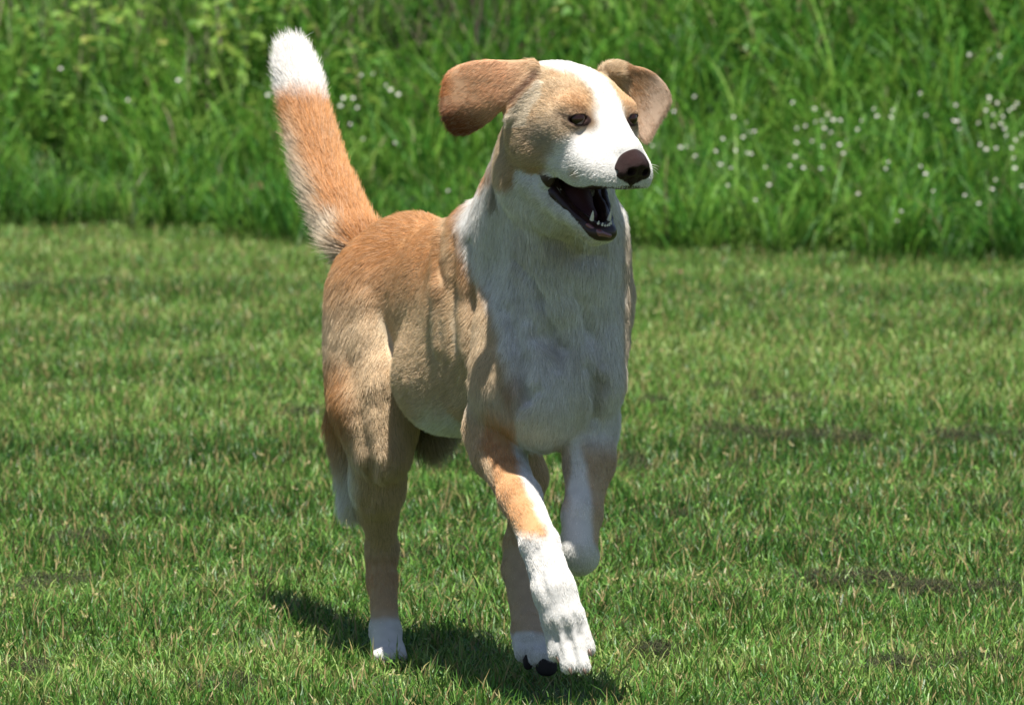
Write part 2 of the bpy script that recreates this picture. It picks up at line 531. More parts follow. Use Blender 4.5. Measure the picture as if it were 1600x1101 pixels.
scatter('meadow_weeds', wv, np.array(wp), rot, np.array(ws)[:, None] * np.ones((1, 3)), rng.integers(0, 4, n), np.array(wt), weed_mat,
        'broad leaved yellow green weeds growing among the tall grass')

# --- dead brown stalks high on the bank
dead_mat = blade_mat('dead_stalks', [(0.06, 0.045, 0.035), (0.10, 0.08, 0.06), (0.16, 0.13, 0.10)], (0.3, 0.24, 0.16), 0.2, transl=0.1, rough=0.8, base_col=(0.1, 0.07, 0.05))
dv = [blades(26, 0.12, 0.3, 0.62, 0.003, 0.006, 0.35, 0.3, 4, np.random.default_rng(700 + k)) for k in range(3)]
dp = []
for (cx_, w_, n_) in ((760, 60, 11), (620, 50, 4), (300, 60, 4), (60, 60, 3), (1180, 120, 2)):
    for i in range(n_):
        Y = rng.uniform(8.9, 9.6); x = (rng.normal(cx_, w_) - 800) / FPX * (Y + D0)
        dp.append((x, Y, float(height(x, Y))))
dp = np.array(dp); n = len(dp)
rot = np.zeros((n, 3)); rot[:, 2] = rng.uniform(0, 6.28, n)
scatter('dead_stalks', dv, dp, rot, np.ones((n, 3)), rng.integers(0, 3, n), rng.uniform(0, 0.5, n), dead_mat,
        'dead brown stalks standing high on the meadow bank')
print('grass done', round(time.time() - T0, 1))

# ------------------------------------------------------------------ white flowers, one by one
petal = simple_mat('white_petal', (0.42, 0.42, 0.41), 0.6, var=0.05)
stemm = simple_mat('flower_stem', (0.06, 0.14, 0.03), 0.5)
centre = simple_mat('flower_centre', (0.55, 0.42, 0.06), 0.7)
def flower_mesh(k):
    r = random.Random(k)
    V, F, MI = [], [], []
    np_ = 9
    for i in range(np_):                                       # petals: small tilted leaves round a centre
        a = i * 2 * math.pi / np_ + r.uniform(-.1, .1)
        L, w = 0.0078, 0.0021
        ca, sa = math.cos(a), math.sin(a)
        c = len(V)
        for (u, v, e) in ((.12, -.5, 0), (.12, .5, 0), (.7, -1, .0008), (.7, 1, .0008), (1, 0, .0002)):
            V.append((L * u * ca - w * v * sa, L * u * sa + w * v * ca, 0.001 + e + 0.0012 * u))
        F += [[c, c + 2, c + 3, c + 1], [c + 2, c + 4, c + 3]]; MI += [0, 0]
    c = len(V)
    for j, (zz, rr) in enumerate(((0.0008, 0.0022), (0.0026, 0.0016))):
        for i in range(6):
            V.append((rr * math.cos(i * 1.047), rr * math.sin(i * 1.047), zz))
    for i in range(6):
        F.append([c + i, c + (i + 1) % 6, c + 6 + (i + 1) % 6, c + 6 + i]); MI.append(2)
    F.append([c + 6 + i for i in range(6)]); MI.append(2)
    # tilt the head, then run the stem down from it
    tl = Matrix.Rotation(0.75, 3, 'X') @ Matrix.Rotation(r.uniform(-.5, .5), 3, 'Y')
    V = [tuple(tl @ Vector(v)) for v in V]
    c = len(V); ln = 0.42
    for j in range(6):
        t = j / 5
        ox, oy = 0.03 * t * t * math.sin(k), 0.03 * t * t * math.cos(k) + 0.01 * t
        for i in range(3):
            V.append((ox + 0.0007 * math.cos(i * 2.094), oy + 0.0007 * math.sin(i * 2.094), -ln * t))
    for j in range(5):
        for i in range(3):
            F.append([c + 3 * j + i, c + 3 * j + (i + 1) % 3, c + 3 * j + 3 + (i + 1) % 3, c + 3 * j + 3 + i]); MI.append(1)
    me = bpy.data.meshes.new('white_flower')
    me.from_pydata(V, [], F)
    for mm in (petal, stemm, centre): me.materials.append(mm)
    me.polygons.foreach_set('material_index', MI)
    me.update()
    return me
fm = [flower_mesh(k) for k in range(5)]
fpx = [(50, 575), (215, 382), (135, 440), (185, 578), (218, 614), (297, 596), (325, 547), (316, 647), (358, 661), (345, 730), (367, 462), (418, 483), (405, 540), (433, 520), (450, 518), (375, 593),
       (422, 602), (436, 606), (494, 658), (507, 727), (453, 786), (600, 405), (682, 430), (735, 452), (758, 473), (784, 474), (690, 481), (712, 476), (649, 497), (615, 506), (722, 506), (750, 522),
       (612, 562), (676, 556), (610, 617), (588, 653), (642, 660), (709, 663), (716, 578), (783, 570), (798, 604), (813, 550), (852, 511), (869, 476), (918, 430), (929, 458), (992, 435), (983, 462),
       (975, 638), (965, 664), (1098, 370), (1122, 456), (1100, 655), (1120, 684), (1151, 752), (1024, 830), (1237, 415), (1230, 476), (1246, 478), (1253, 508), (1274, 768), (1330, 800), (1380, 744),
       (1395, 708), (1333, 570), (1357, 588), (1328, 485), (1366, 385), (1368, 400), (1399, 407), (1355, 436), (1385, 452), (1382, 498), (1422, 461), (1415, 488), (1446, 436), (1464, 424), (1476, 408),
       (1436, 535), (1472, 552), (1457, 583), (1465, 622), (1469, 662), (1499, 732), (1366, 200), (1408, 224), (1290, 218), (1395, 584), (1430, 508), (1496, 530), (855, 762), (1010, 868)]
fpx = [(1000 + x / 2.5017, y / 2.5017) for x, y in fpx]
fpx += [(94, 109), (199, 158), (161, 187), (278, 127), (418, 150)]
fpx += [(564, 119), (583, 117), (536, 155), (551, 155), (622, 149), (610, 142), (532, 167), (558, 170), (547, 196), (567, 219), (617, 225), (603, 135), (1064, 232), (700, 300)]
FL_ONE = {(94, 109): 'lone white flower nearest the upper left corner of the meadow', (199, 158): 'brightest lone white flower in the meadow left of the tail',
          (161, 187): 'lowest lone white flower in the meadow left of the tail', (278, 127): 'lone white flower midway between left edge and tail tip',
          (418, 150): 'white flower right beside the tail below its white tip', (1064, 232): 'lone white flower level with the dog nose at its right',
          (700, 300): 'lone white flower low in the grass left of the dog neck'}
for i, (px, py) in enumerate(fpx):
    # the flower stands at the distance where its head rides about knee-high grass
    x0 = (px - 800) / 680
    e0 = float(edge_y(x0)); Y = e0 - 0.05
    while Y < e0 + 3:
        zc = Y + D0; z = CAM_H - zc * (PITCH + (py - 550.5) / FPX)
        can = float(height(x0, Y)) + 0.40 * (0.50 + 0.5 * float(ss(np.array(Y - e0), 0, 2.0)))
        if z < can: break
        Y += 0.04
    Y += random.uniform(-0.08, 0.02)
    zc = Y + D0
    x = (px - 800) / FPX * zc
    z = CAM_H - zc * (PITCH + (py - 550.5) / FPX)
    g = float(height(x, Y))
    o = bpy.data.objects.new('white_flower', fm[i % 5])
    COL.objects.link(o)
    o.location = (x, Y, z)
    s = random.uniform(0.36, 0.7)
    o.scale = (s, s, max(0.08, (z - g) / 0.42))
    o.rotation_euler = (0, 0, random.uniform(-0.6, 0.6))
    lab = FL_ONE.get((round(px), round(py)))
    if lab is None:
        if px < 720: lab = 'small white flower in the loose group between the dog tail and its left ear'
        elif px < 1190: lab = 'small white flower in the thin patch just right of the dog head'
        elif px < 1440: lab = 'small white flower in the band along the middle of the meadow at right'
        else: lab = 'small white flower in the dense patch near the right edge of the meadow'
        if py < 95: lab = 'small white flower high on the bank above the dense patch at right'
    tag(o, lab, 'flower', 'white flowers in the meadow')

# dry leaves lying on the grass edge
leafm = simple_mat('dry_leaf', (0.20, 0.10, 0.06), 0.7, bump=0.3)
def dry_leaf(px, py, size, lift, lab, seed):
    r = random.Random(seed)
    g = ground_at(px, py)
    nu, nv = 8, 5
    V, F = [], []
    for i in range(nu + 1):
        u = i / nu
        w = math.sin(math.pi * u ** 0.8) * 0.36 + 0.01
        for j in range(nv + 1):
            v = j / nv * 2 - 1
            V.append(((u - .5) * size, v * w * size, size * (0.28 * abs(v) ** 1.5 * math.sin(math.pi * u) + 0.2 * (u - .5) ** 2 + 0.03 * math.sin(9 * u + 4 * v))))
    for i in range(nu):
        for j in range(nv):
            a = i * (nv + 1) + j
            F.append([a, a + 1, a + nv + 2, a + nv + 1])
    o = mesh_obj('dry_leaf', V, F, leafm)
    sm = o.modifiers.new('thick', 'SOLIDIFY'); sm.thickness = 0.0012
    o.location = (g.x, g.y, lift)
    o.rotation_euler = (r.uniform(.3, .6), r.uniform(-.2, .2), r.uniform(-.5, .5))
    tag(o, lab, 'leaf')
dry_leaf(405, 356, 0.055, 0.085, 'reddish brown dry leaf at the meadow edge beside the dog tail', 1)
dry_leaf(1437, 405, 0.020, 0.04, 'small pinkish brown dry leaf at the foot of the tall grass on the right', 2)
dry_leaf(1063, 448, 0.014, 0.03, 'tiny brown dry leaf on the far lawn right of the dog', 3)

# one dark upright stem in the lawn
g = ground_at(1562, 925)
v, f, h, q = blades(1, 0.0, 0.062, 0.066, 0.0034, 0.0036, 0.03, 0.08, 5, np.random.default_rng(3))
dk = simple_mat('dark_stem', (0.012, 0.035, 0.012), 0.6)
o = mesh_obj('grass_stem', v, f, dk); o.location = g
tag(o, 'single dark grass stem standing upright in the lawn at the right', 'grass stem')
FUR_N = 620000
# ------------------------------------------------------------------ the dog: one continuous body grown from a distance field
PXM = 1130.0
_a = np.arange
def nonuni(lo, hi, f0, f1, cs, fs):
    return np.unique(np.round(np.concatenate([_a(lo, f0, cs), _a(f0, f1, fs), _a(f1, hi + cs, cs)]), 3)).astype(np.float32)
GXs = nonuni(408, 1062, 680, 1062, 3.6, 2.3)
GYs = nonuni(36, 1076, 84, 392, 3.6, 2.2)
GDs = nonuni(-600, 880, -600, -290, 3.8, 2.4)
FLD = np.full((len(GXs), len(GYs), len(GDs)), 500.0, np.float32)
PR = []                                                     # every shape laid down, kept for the fur directions

YAW, PIT, ROL, HS = math.radians(39), math.radians(13), math.radians(0), 1.125
HO = np.array([916.0, 178.0, -412.0])
def rot_head(y, p, r):
    cy, sy, cp, sp_, cr, sr = math.cos(y), math.sin(y), math.cos(p), math.sin(p), math.cos(r), math.sin(r)
    fh = np.array([sy, 0, -cy]); l = np.array([cy, 0, sy]); up = np.array([0, -1, 0.])
    f = cp * fh - sp_ * up; u = cp * up + sp_ * fh
    return np.array([cr * l + sr * u, cr * u - sr * l, f])
HR = rot_head(YAW, PIT, ROL)
def h2p(q): return HO + HS * (np.asarray(q, float) @ HR)
def p2h(P): return ((np.asarray(P, float) - HO) @ HR.T) / HS


def smin(a, b, k):
    h = np.maximum(k - np.abs(a - b), 0) / k
    return np.minimum(a, b) - h * h * k * 0.25


def smax(a, b, k): return -smin(-a, -b, k)


def apply(fn, lo, hi, k, op='add'):
    pad = k + 8
    s = []
    for g, l, h in ((GXs, lo[0], hi[0]), (GYs, lo[1], hi[1]), (GDs, lo[2], hi[2])):
        i0 = max(0, int(np.searchsorted(g, l - pad)) - 1); i1 = min(len(g), int(np.searchsorted(g, h + pad)) + 1)
        if i1 <= i0: return
        s.append(slice(i0, i1))
    X = GXs[s[0]][:, None, None]; Y = GYs[s[1]][None, :, None]; Z = GDs[s[2]][None, None, :]
    v = fn(X, Y, Z).astype(np.float32)
    sub = FLD[s[0], s[1], s[2]]
    if op == 'add': FLD[s[0], s[1], s[2]] = smin(sub, v, k)
    else: FLD[s[0], s[1], s[2]] = smax(sub, -v, k)


def reg(fn, flow, fl, lay, w=1.0):
    PR.append((fn, np.asarray(flow, float), fl, lay, w))


def cone(a, b, ra, rb, k=18, flow=None, fl=14, lay=0.45, op='add', sq=None, note=True):
    """tapered limb from a to b; sq=(axis, factor) flattens it along an axis"""
    a = np.asarray(a, np.float32); b = np.asarray(b, np.float32); ab = b - a; L2 = float(ab @ ab) + 1e-6
    ax_ = None
    if sq is not None:
        ax_ = np.asarray(sq[0], np.float32); ax_ = ax_ / np.linalg.norm(ax_); sf = sq[1]
    def fn(X, Y, Z):
        dx, dy, dz = X - a[0], Y - a[1], Z - a[2]
        t = np.clip((dx * ab[0] + dy * ab[1] + dz * ab[2]) / L2, 0, 1)
        ex, ey, ez = dx - t * ab[0], dy - t * ab[1], dz - t * ab[2]
        d2 = ex * ex + ey * ey + ez * ez
        if ax_ is not None:
            q = ex * ax_[0] + ey * ax_[1] + ez * ax_[2]
            d2 = d2 + q * q * (1 / sf ** 2 - 1)
        tt = t * t * (3 - 2 * t)
        return np.sqrt(d2 + 1e-6) - (ra + (rb - ra) * tt)
    r = max(ra, rb)
    apply(fn, np.minimum(a, b) - r, np.maximum(a, b) + r, k, op)
    if op == 'add' and note: reg(fn, (ab / math.sqrt(L2)) if flow is None else flow, fl, lay)


def ell(c, r, k=25, axes=None, flow=(0, 1, 0), fl=16, lay=0.4, op='add', note=True):
    c = np.asarray(c, np.float32); A = np.eye(3) if axes is None else np.asarray(axes, float); r = np.asarray(r, float)
    def fn(X, Y, Z):
        dx, dy, dz = X - c[0], Y - c[1], Z - c[2]
        k0 = 0; k1 = 0
        for i in range(3):
            q = (dx * A[i, 0] + dy * A[i, 1] + dz * A[i, 2])
            k0 = k0 + (q / r[i]) ** 2; k1 = k1 + (q / r[i] ** 2) ** 2
        k0 = np.sqrt(k0 + 1e-9); k1 = np.sqrt(k1 + 1e-12)
        return k0 * (k0 - 1) / k1
    ext = np.sqrt(((A * r[:, None]) ** 2).sum(0))
    apply(fn, c - ext, c + ext, k, op)
    if op == 'add' and note: reg(fn, flow, fl, lay)


def polysheet(poly, dsurf, th, k=6, flow=(0, 1, 0), fl=9, lay=0.25, rnd=5, flowfn=None):
    """thin flap: outline in x,y, bent depth, own thickness"""
    P = np.array(poly, np.float32); n_ = len(P)
    # round the outline by corner cutting
    for _ in range(3):
        Q = np.roll(P, -1, 0); P = np.stack([P * .75 + Q * .25, P * .25 + Q * .75], 1).reshape(-1, 2)
    n_ = len(P)
    def sd2(X, Y):
        d = np.full(np.broadcast(X, Y).shape, 1e9, np.float32); s = np.ones_like(d)
        for i in range(n_):
            p0 = P[i]; p1 = P[i - 1]; e = p1 - p0
            wx, wy = X - p0[0], Y - p0[1]
            t = np.clip((wx * e[0] + wy * e[1]) / (e @ e + 1e-9), 0, 1)
            bx, by = wx - e[0] * t, wy - e[1] * t
            d = np.minimum(d, bx * bx + by * by)
            c1 = Y >= p0[1]; c2 = Y < p1[1]; c3 = e[0] * wy > e[1] * wx
            f = (c1 & c2 & c3) | (~c1 & ~c2 & ~c3)
            s = np.where(f, -s, s)
        return s * np.sqrt(d)
    def fn(X, Y, Z):
        if np.ndim(X) == 3:
            d2 = sd2(X[:, :, 0], Y[:, :, 0])[:, :, None]; zs = dsurf(X[:, :, 0], Y[:, :, 0])[:, :, None]
        else:
            d2 = sd2(X, Y); zs = dsurf(X, Y)
        a_ = d2 + rnd; b_ = np.abs(Z - zs) * 0.9 - th + rnd
        return np.minimum(np.maximum(a_, b_), 0) + np.sqrt(np.maximum(a_, 0) ** 2 + np.maximum(b_, 0) ** 2) - rnd
    lo2, hi2 = P.min(0), P.max(0)
    xs = np.linspace(lo2[0], hi2[0], 9)[:, None]; ys = np.linspace(lo2[1], hi2[1], 9)[None]
    zz = dsurf(xs + 0 * ys, ys + 0 * xs)
    apply(fn, (lo2[0], lo2[1], zz.min() - th), (hi2[0], hi2[1], zz.max() + th), k)
    reg(fn, flow, fl, lay, 1.0)

# body axes: nose-ward axis turned to the right of the picture
TY = math.radians(22)
BF = np.array([math.sin(TY), 0.06, -math.cos(TY)]); BF /= np.linalg.norm(BF)      # forward
BL = np.array([math.cos(TY), 0, math.sin(TY)])                                     # towards the dog's left
BU = np.cross(BL, BF); BU = BU if BU[1] < 0 else -BU
BA = np.array([BL, BU, BF])
back = -BF
# ---- trunk
ell((857, 546, -185), (103, 146, 112), 40, BA, (0, 1, .15), 17, .28)
ell((788, 510, -10), (120, 172, 205), 40, BA, back + (0, .45, 0), 14, .22)
ell((716, 478, 175), (95, 138, 175), 40, BA, back + (0, .5, 0), 14, .22)
ell((646, 446, 330), (98, 112, 120), 40, BA, back + (0, .6, 0), 20, .3)
ell((778, 400, -30), (82, 92, 130), 40, BA, back + (0, .5, 0), 20, .35)
ell((698, 592, 60), (66, 84, 150), 40, BA, back + (0, .2, 0), 17, .3)
# ---- neck and throat
cone((812, 408, -70), (862, 228, -300), 97, 78, 40, (-.25, 1, .25), 18, .32)
cone((880, 450, -185), (884, 300, -318), 90, 72, 40, (0, 1, 0.1), 20, .32)
cone((905, 520, -215), (900, 410, -265), 60, 66, 40, (0.05, 1, 0), 20, .3)
cone((935, 470, -190), (927, 350, -270), 40, 42, 35, (0.1, 1, 0), 18, .35)
cone((884, 300, -372), (900, 430, -312), 26, 20, 26, (.1, 1, 0), 20, .35)
cone((838, 320, -335), (858, 470, -290), 24, 18, 26, (.1, 1, 0), 20, .35)
# ---- shoulders and breast
cone((792, 455, -110), (800, 600, -195), 60, 58, 34, (-.05, 1, .1), 17, .3)
cone((800, 590, -195), (772, 672, -130), 54, 44, 26, (0, 1, 0), 16, .3)
cone((932, 470, -215), (929, 590, -232), 44, 41, 34, (0.05, 1, .1), 18, .3)
cone((927, 600, -232), (922, 665, -190), 41, 38, 26, (0, 1, 0), 16, .3)
ell((846, 575, -258), (60, 62, 40), 30, None, (.25, 1, 0), 18, .3)
ell((904, 565, -258), (48, 66, 38), 30, None, (-.25, 1, 0), 18, .3)
ell((846, 622, -222), (60, 78, 92), 40, None, (-.1, .8, .4), 15, .28)
# ---- right foreleg, reaching forward
cone((776, 660, -140), (776, 706, -170), 42, 38, 24, None, 14, .25)
cone((776, 700, -165), (812, 775, -265), 38, 31, 18, None, 12, .22)
cone((812, 775, -265), (843, 848, -355), 31, 29, 16, None, 9, .2)
cone((843, 848, -357), (866, 922, -388), 30, 31, 12, None, 9, .26)
cone((866, 922, -388), (880, 966, -394), 31, 34, 16, None, 8, .22)
cone((842, 905, -360), (838, 916, -356), 9, 8, 8, None, 5, .2)
for (a, b, ra, rb) in (((858, 962, -392), (869, 1019, -404), 13, 13), ((870, 960, -400), (888, 1037, -420), 17, 13.5),
                       ((888, 958, -400), (909, 1038, -418), 17, 13.5), ((898, 954, -392), (917, 1010, -402), 13, 13)):
    cone(a, b, ra, rb, 4.5, None, 8, .22)
# ---- left foreleg, carpus folded
cone((922, 660, -190), (921, 720, -215), 40, 37, 22, None, 13, .25)
cone((921, 715, -215), (910, 800, -262), 37, 29, 18, None, 10, .2)
cone((910, 800, -262), (904, 856, -288), 29, 30, 16, None, 8, .2)
ell((904, 868, -286), (27, 27, 26), 12, None, (0, 1, 0), 7, .2)
cone((905, 872, -280), (907, 868, -190), 25, 27, 12, None, 7, .2)
cone((907, 868, -190), (909, 856, -120), 28, 20, 12, None, 6, .2)
for dx in (-16, -5, 6, 16):
    cone((907 + dx, 862, -140), (908 + dx * 1.1, 850, -96), 11, 9, 5, None, 5, .2)
# ---- right hind leg, standing
cone((596, 462, 330), (580, 620, 285), 84, 64, 40, (-.15, 1, .25), 20, .3)
ell((560, 575, 350), (44, 110, 66), 36, None, (-.15, 1, .3), 24, .34)
cone((612, 600, 235), (600, 705, 225), 50, 42, 34, (0, 1, .2), 18, .28)
cone((590, 650, 255), (590, 760, 300), 56, 38, 30, (0, 1, .3), 16, .28)
cone((590, 745, 300), (597, 858, 392), 37, 22, 24, None, 13, .25)
cone((546, 660, 345), (554, 782, 366), 26, 15, 34, (-.45, 1, .1), 34, .48)
cone((590, 880, 398), (588, 915, 400), 13, 12, 14, (0, 1, .3), 10, .3)
cone((597, 855, 392), (598, 905, 388), 23, 21, 16, (0, 1, 0), 10, .25)
cone((598, 905, 386), (602, 985, 350), 21, 22, 14, None, 8, .2)
cone((602, 985, 348), (607, 1020, 315), 24, 25, 14, None, 6, .2)
for dx, dd in ((-19, 10), (-7, -4), (7, -4), (19, 10)):
    cone((606 + dx * .8, 1013, 312 + dd), (608 + dx, 1026, 272 + dd), 11.5, 10.5, 6, None, 5, .2)
# ---- left hind leg, swinging forward under the belly
cone((700, 500, 390), (742, 600, 250), 76, 58, 34, None, 24, .35)
cone((660, 590, 400), (672, 672, 330), 26, 20, 30, (0.2, 1, .2), 46, .5)
cone((742, 600, 250), (806, 660, 110), 56, 40, 30, None, 18, .3)
cone((806, 655, 110), (826, 745, 120), 36, 26, 24, None, 14, .28)
cone((826, 745, 120), (812, 850, 165), 25, 22, 20, None, 10, .25)
cone((812, 850, 165), (811, 888, 150), 23, 24, 16, None, 8, .25)
cone((811, 888, 150), (828, 985, 55), 25, 26, 16, None, 7, .2)
cone((828, 985, 55), (838, 1010, 20), 29, 31, 12, None, 8, .25)
for (a, b, r_) in (((815, 1002, 25), (817, 1020, -4), 15), ((835, 1006, 14), (838, 1026, -22), 16), ((852, 1008, 14), (858, 1026, -22), 16), ((866, 1006, 30), (872, 1020, 0), 14)):
    cone(a, b, r_, r_ - 2, 5, None, 7, .25)
# ---- tail, carried high
TAIL = [(574, 400, 430, 31), (545, 350, 500, 29), (512, 276, 600, 26), (487, 200, 690, 24), (470, 140, 762, 25), (461, 104, 812, 25), (458, 88, 826, 17)]
TA = np.array(TAIL, float)
TS = np.concatenate([[0], np.cumsum(np.linalg.norm(np.diff(TA[:, :3], axis=0), axis=1))])
tq = np.linspace(0, TS[-1], 22)
TI = np.column_stack([np.interp(tq, TS, TA[:, i]) for i in range(4)])
for _ in range(3): TI[1:-1] = TI[1:-1] * .5 + (TI[:-2] + TI[2:]) * .25
for i in range(len(TI) - 1):
    cone(TI[i, :3], TI[i + 1, :3], TI[i, 3], TI[i + 1, 3], 18 if i < 2 else 1.5, None, 36 if i < 13 else 38, .40)
# ---- folds of skin and hollows between muscles, pressed in or raised along lines on the surface
def surf_d(x, y, dmin=-600):
    i = min(int(np.searchsorted(GXs, x)), len(GXs) - 1); j_ = min(int(np.searchsorted(GYs, y)), len(GYs) - 1)
    col_ = FLD[i, j_] ; k_ = np.argmax((col_ < 0) & (GDs > dmin))
    return float(GDs[k_])
def fold(pts, r, sink, k, op='sub', dmin=-600, fl=15):
    q = [np.array([x, y, surf_d(x, y, dmin)]) for x, y in pts]
    n_ = len(q) - 1
    for i in range(n_):
        ra = r * (.55 + .45 * math.sin(math.pi * (i + .001) / n_)); rb = r * (.55 + .45 * math.sin(math.pi * (i + 1) / n_))
        o_ = np.array([0, 0, -r + sink]) if op == 'sub' else np.array([0, 0, r - sink])
        cone(q[i] + o_, q[i + 1] + o_, ra, rb, k, None, fl, .28, op, None, False)
fold([(804, 400), (825, 430), (841, 463), (864, 504)], 13, 9.5, 12)
fold([(836, 520), (856, 524), (872, 536), (874, 566)], 15, 11, 16)
fold([(812, 636), (822, 618), (838, 606)], 12, 11, 9)
fold([(922, 570), (936, 600), (930, 650)], 13, 10, 14)
fold([(902, 470), (926, 520), (940, 560)], 12, 7, 14)
fold([(790, 480), (812, 560), (822, 620)], 13, 8, 16)
fold([(708, 372), (704, 450), (706, 540)], 14, 3.2, 16)
fold([(730, 380), (728, 470), (732, 570)], 16, 4.2, 18)
fold([(692, 370), (690, 450), (690, 540)], 14, 5, 14, 'add')
fold([(576, 470), (584, 530), (590, 600)], 22, 7, 26, 'add')
fold([(560, 640), (574, 720), (572, 790)], 12, 5, 14)
fold([(850, 330), (866, 372), (900, 398), (940, 396)], 14, 7, 18)
fold([(868, 420), (884, 470), (892, 520)], 16, 6, 20, 'add')
for pl in ([(861, 972), (868, 1000), (878, 1030)], [(879, 966), (889, 1000), (901, 1040)], [(898, 960), (908, 990), (916, 1022)]):
    fold(pl, 5, 3.2, 5)
fold([(838, 858), (850, 930)], 8, 3, 8)
# ---- head
def hc(a, b, ra, rb, k=10, fl=8, lay=.25, flow=None, op='add', note=True):
    fw = None if flow is None else np.asarray(flow, float) @ HR
    cone(h2p(a), h2p(b), ra * HS, rb * HS, k, fw, fl, lay, op, None, note)
def he(c, r, k=14, fl=9, lay=.25, flow=(0, 0, -1), op='add', note=True):
    ell(h2p(c), np.array(r) * HS, k, HR, np.asarray(flow, float) @ HR, fl, lay, op, note)
he((0, -2, -60), (76, 60, 84), 30, 10, .35, (0, .1, -1))
he((0, 14, -12), (60, 40, 54), 26, 8, .3, (0, .5, -1))
for s in (-1, 1):
    he((s * 39, 14, 22), (26, 16, 20), 18, 8, .3, (s * .4, .7, -.6))
    he((s * 50, -42, -38), (34, 48, 54), 26, 11, .35, (s * .2, -.35, -1))
    he((s * 49, -22, 20), (22, 24, 24), 20, 8, .25, (s * .4, -.2, -1))
    he((s * 52, -14, -6), (26, 26, 36), 22, 9, .3, (s * .4, -.1, -1))
    hc((s * 34, -42, 10), (s * 22, -60, 78), 31, 28, 20, 8, .25, (s * .3, -.1, -1))
    hc((s * 25, -57, 56), (s * 21, -65, 90), 32, 29, 18, 7, .25, (s * .4, -.3, -1))
    hc((s * 43, -66, 14), (s * 29, -86, 74), 19, 15, 18, 7, .2, (s * .2, -.2, -1))
hc((0, -4, 30), (0, -33, 90), 33, 27, 22, 6, .2, (0, .5, -1))
he((0, -65, 90), (31, 26, 27), 14, 5, .2, (0, -.3, -1))
# open mouth: wedge taken out between the jaws
def wedge(X, Y, Z):
    dx, dy, dz = X - HO[0], Y - HO[1], Z - HO[2]
    l = (dx * HR[0, 0] + dy * HR[0, 1] + dz * HR[0, 2]) / HS
    u = (dx * HR[1, 0] + dy * HR[1, 1] + dz * HR[1, 2]) / HS
    f = (dx * HR[2, 0] + dy * HR[2, 1] + dz * HR[2, 2]) / HS
    n1 = np.array([-0.08, 1.0]); n1 /= np.linalg.norm(n1)          # under the upper lip
    n2 = np.array([-0.62, -0.78]); n2 /= np.linalg.norm(n2)         # above the lower jaw
    a_ = (f - 2) * n1[0] + (u + 90 + 9 * np.sin(np.clip((f - 6) / 90, 0, 1) * 3.14)) * n1[1]
    b_ = (f - 2) * n2[0] + (u + 89) * n2[1]
    return HS * smax(a_, b_, 6)
lo_, hi_ = h2p((0, -130, 60)) - 130, h2p((0, -130, 60)) + 130
apply(wedge, lo_, hi_, 5, 'sub')
# lower jaw
for s in (-1, 1):
    hc((s * 42, -104, -34), (s * 30, -132, 18), 22, 15, 14, 9, .25, (s * .1, -.6, -.8))
    hc((s * 30, -132, 22), (s * 13, -152, 68), 14, 12, 10, 7, .25, (s * .1, -.6, -.8))
    he((s * 51, -92, -2), (8, 14, 14), 10, 8, .25, (0, -.4, -1))
he((0, -153, 72), (20, 12, 13), 9, 7, .3, (0, -.8, -.5))
hc((0, -128, -40), (0, -158, 52), 34, 15, 20, 12, .3, (0, -.6, -.8))
hc((0, -105, -80), (0, -125, -30), 58, 40, 30, 18, .4, (0, -.8, -.8))
# hollow of the mouth
hc((0, -98, -22), (0, -120, 30), 30, 24, 6, op='sub', note=False)
hc((0, -118, 20), (0, -138, 52), 20, 10, 5, op='sub', note=False)
hc((0, -84, 20), (0, -82, 80), 20, 14, 6, op='sub', note=False)
# eyes: lids swell over the ball, almond opening
EYES = {-1: np.array([-46., 2., 38.]), 1: np.array([46., 2., 38.])}
for s, e in EYES.items():
    ax = np.array([s * .50, .05, .86]); ax /= np.linalg.norm(ax)
    he(e - ax * 3, (17, 14, 15), 9, 8, .2, (s * .6, 0, -.7))
    al = e + ax * 10
    side = np.cross([0, 1, 0], ax); side /= np.linalg.norm(side)
    upv = np.cross(ax, side)
    til = -0.22 * s
    side2 = side * math.cos(til) + upv * math.sin(til); up2 = np.cross(ax, side2)
    A = np.array([side2, up2, ax]) @ HR
    ell(h2p(al), np.array([13.5, 6.0, 12]) * HS, 2.0, A, op='sub')
# nostrils side socket and the seat of the nose are left to the nose piece
# ---- ears
earR = [(848, 108), (838, 92), (815, 93), (790, 94), (760, 92), (722, 98), (698, 112), (690, 135), (690, 170), (698, 198), (716, 213), (736, 209), (752, 200), (776, 181), (802, 155), (824, 131), (844, 122)]
def dR(x, y): return -400 + (835 - x) * 0.34 + 0.010 * np.maximum(y - 150 + (x - 760) * 0.25, 0) ** 2 + 0.006 * np.maximum(125 - y, 0) ** 2 - 14 * np.exp(-((x - 770) / 40.) ** 2)
polysheet(earR, dR, 4.6, 10, (-.9, .35, .2), 11, .16)
earR2 = [(850, 128), (836, 132), (816, 146), (800, 163), (792, 186), (798, 191), (820, 174), (838, 158), (850, 146)]
polysheet(earR2, lambda x, y: -430 + (850 - x) * 0.25, 6, 5, (-.6, .8, 0), 14, .5, rnd=3)
earL = [(938, 108), (948, 96), (966, 94), (988, 102), (1012, 106), (1034, 122), (1050, 146), (1046, 168), (1032, 190), (1018, 214), (1006, 224), (996, 212), (992, 180), (984, 150), (962, 130)]
def dL(x, y): return -339 + (x - 960) * 0.45 - 0.003 * (y - 150) ** 2
polysheet(earL, dL, 4.6, 9, (.6, .8, .2), 9, .16)
ell((956, 112, -339), (18, 9, 20), 18, None, (.2, -.8, .3), 12, .5)
print('field', FLD.shape, round(time.time() - T0, 1))


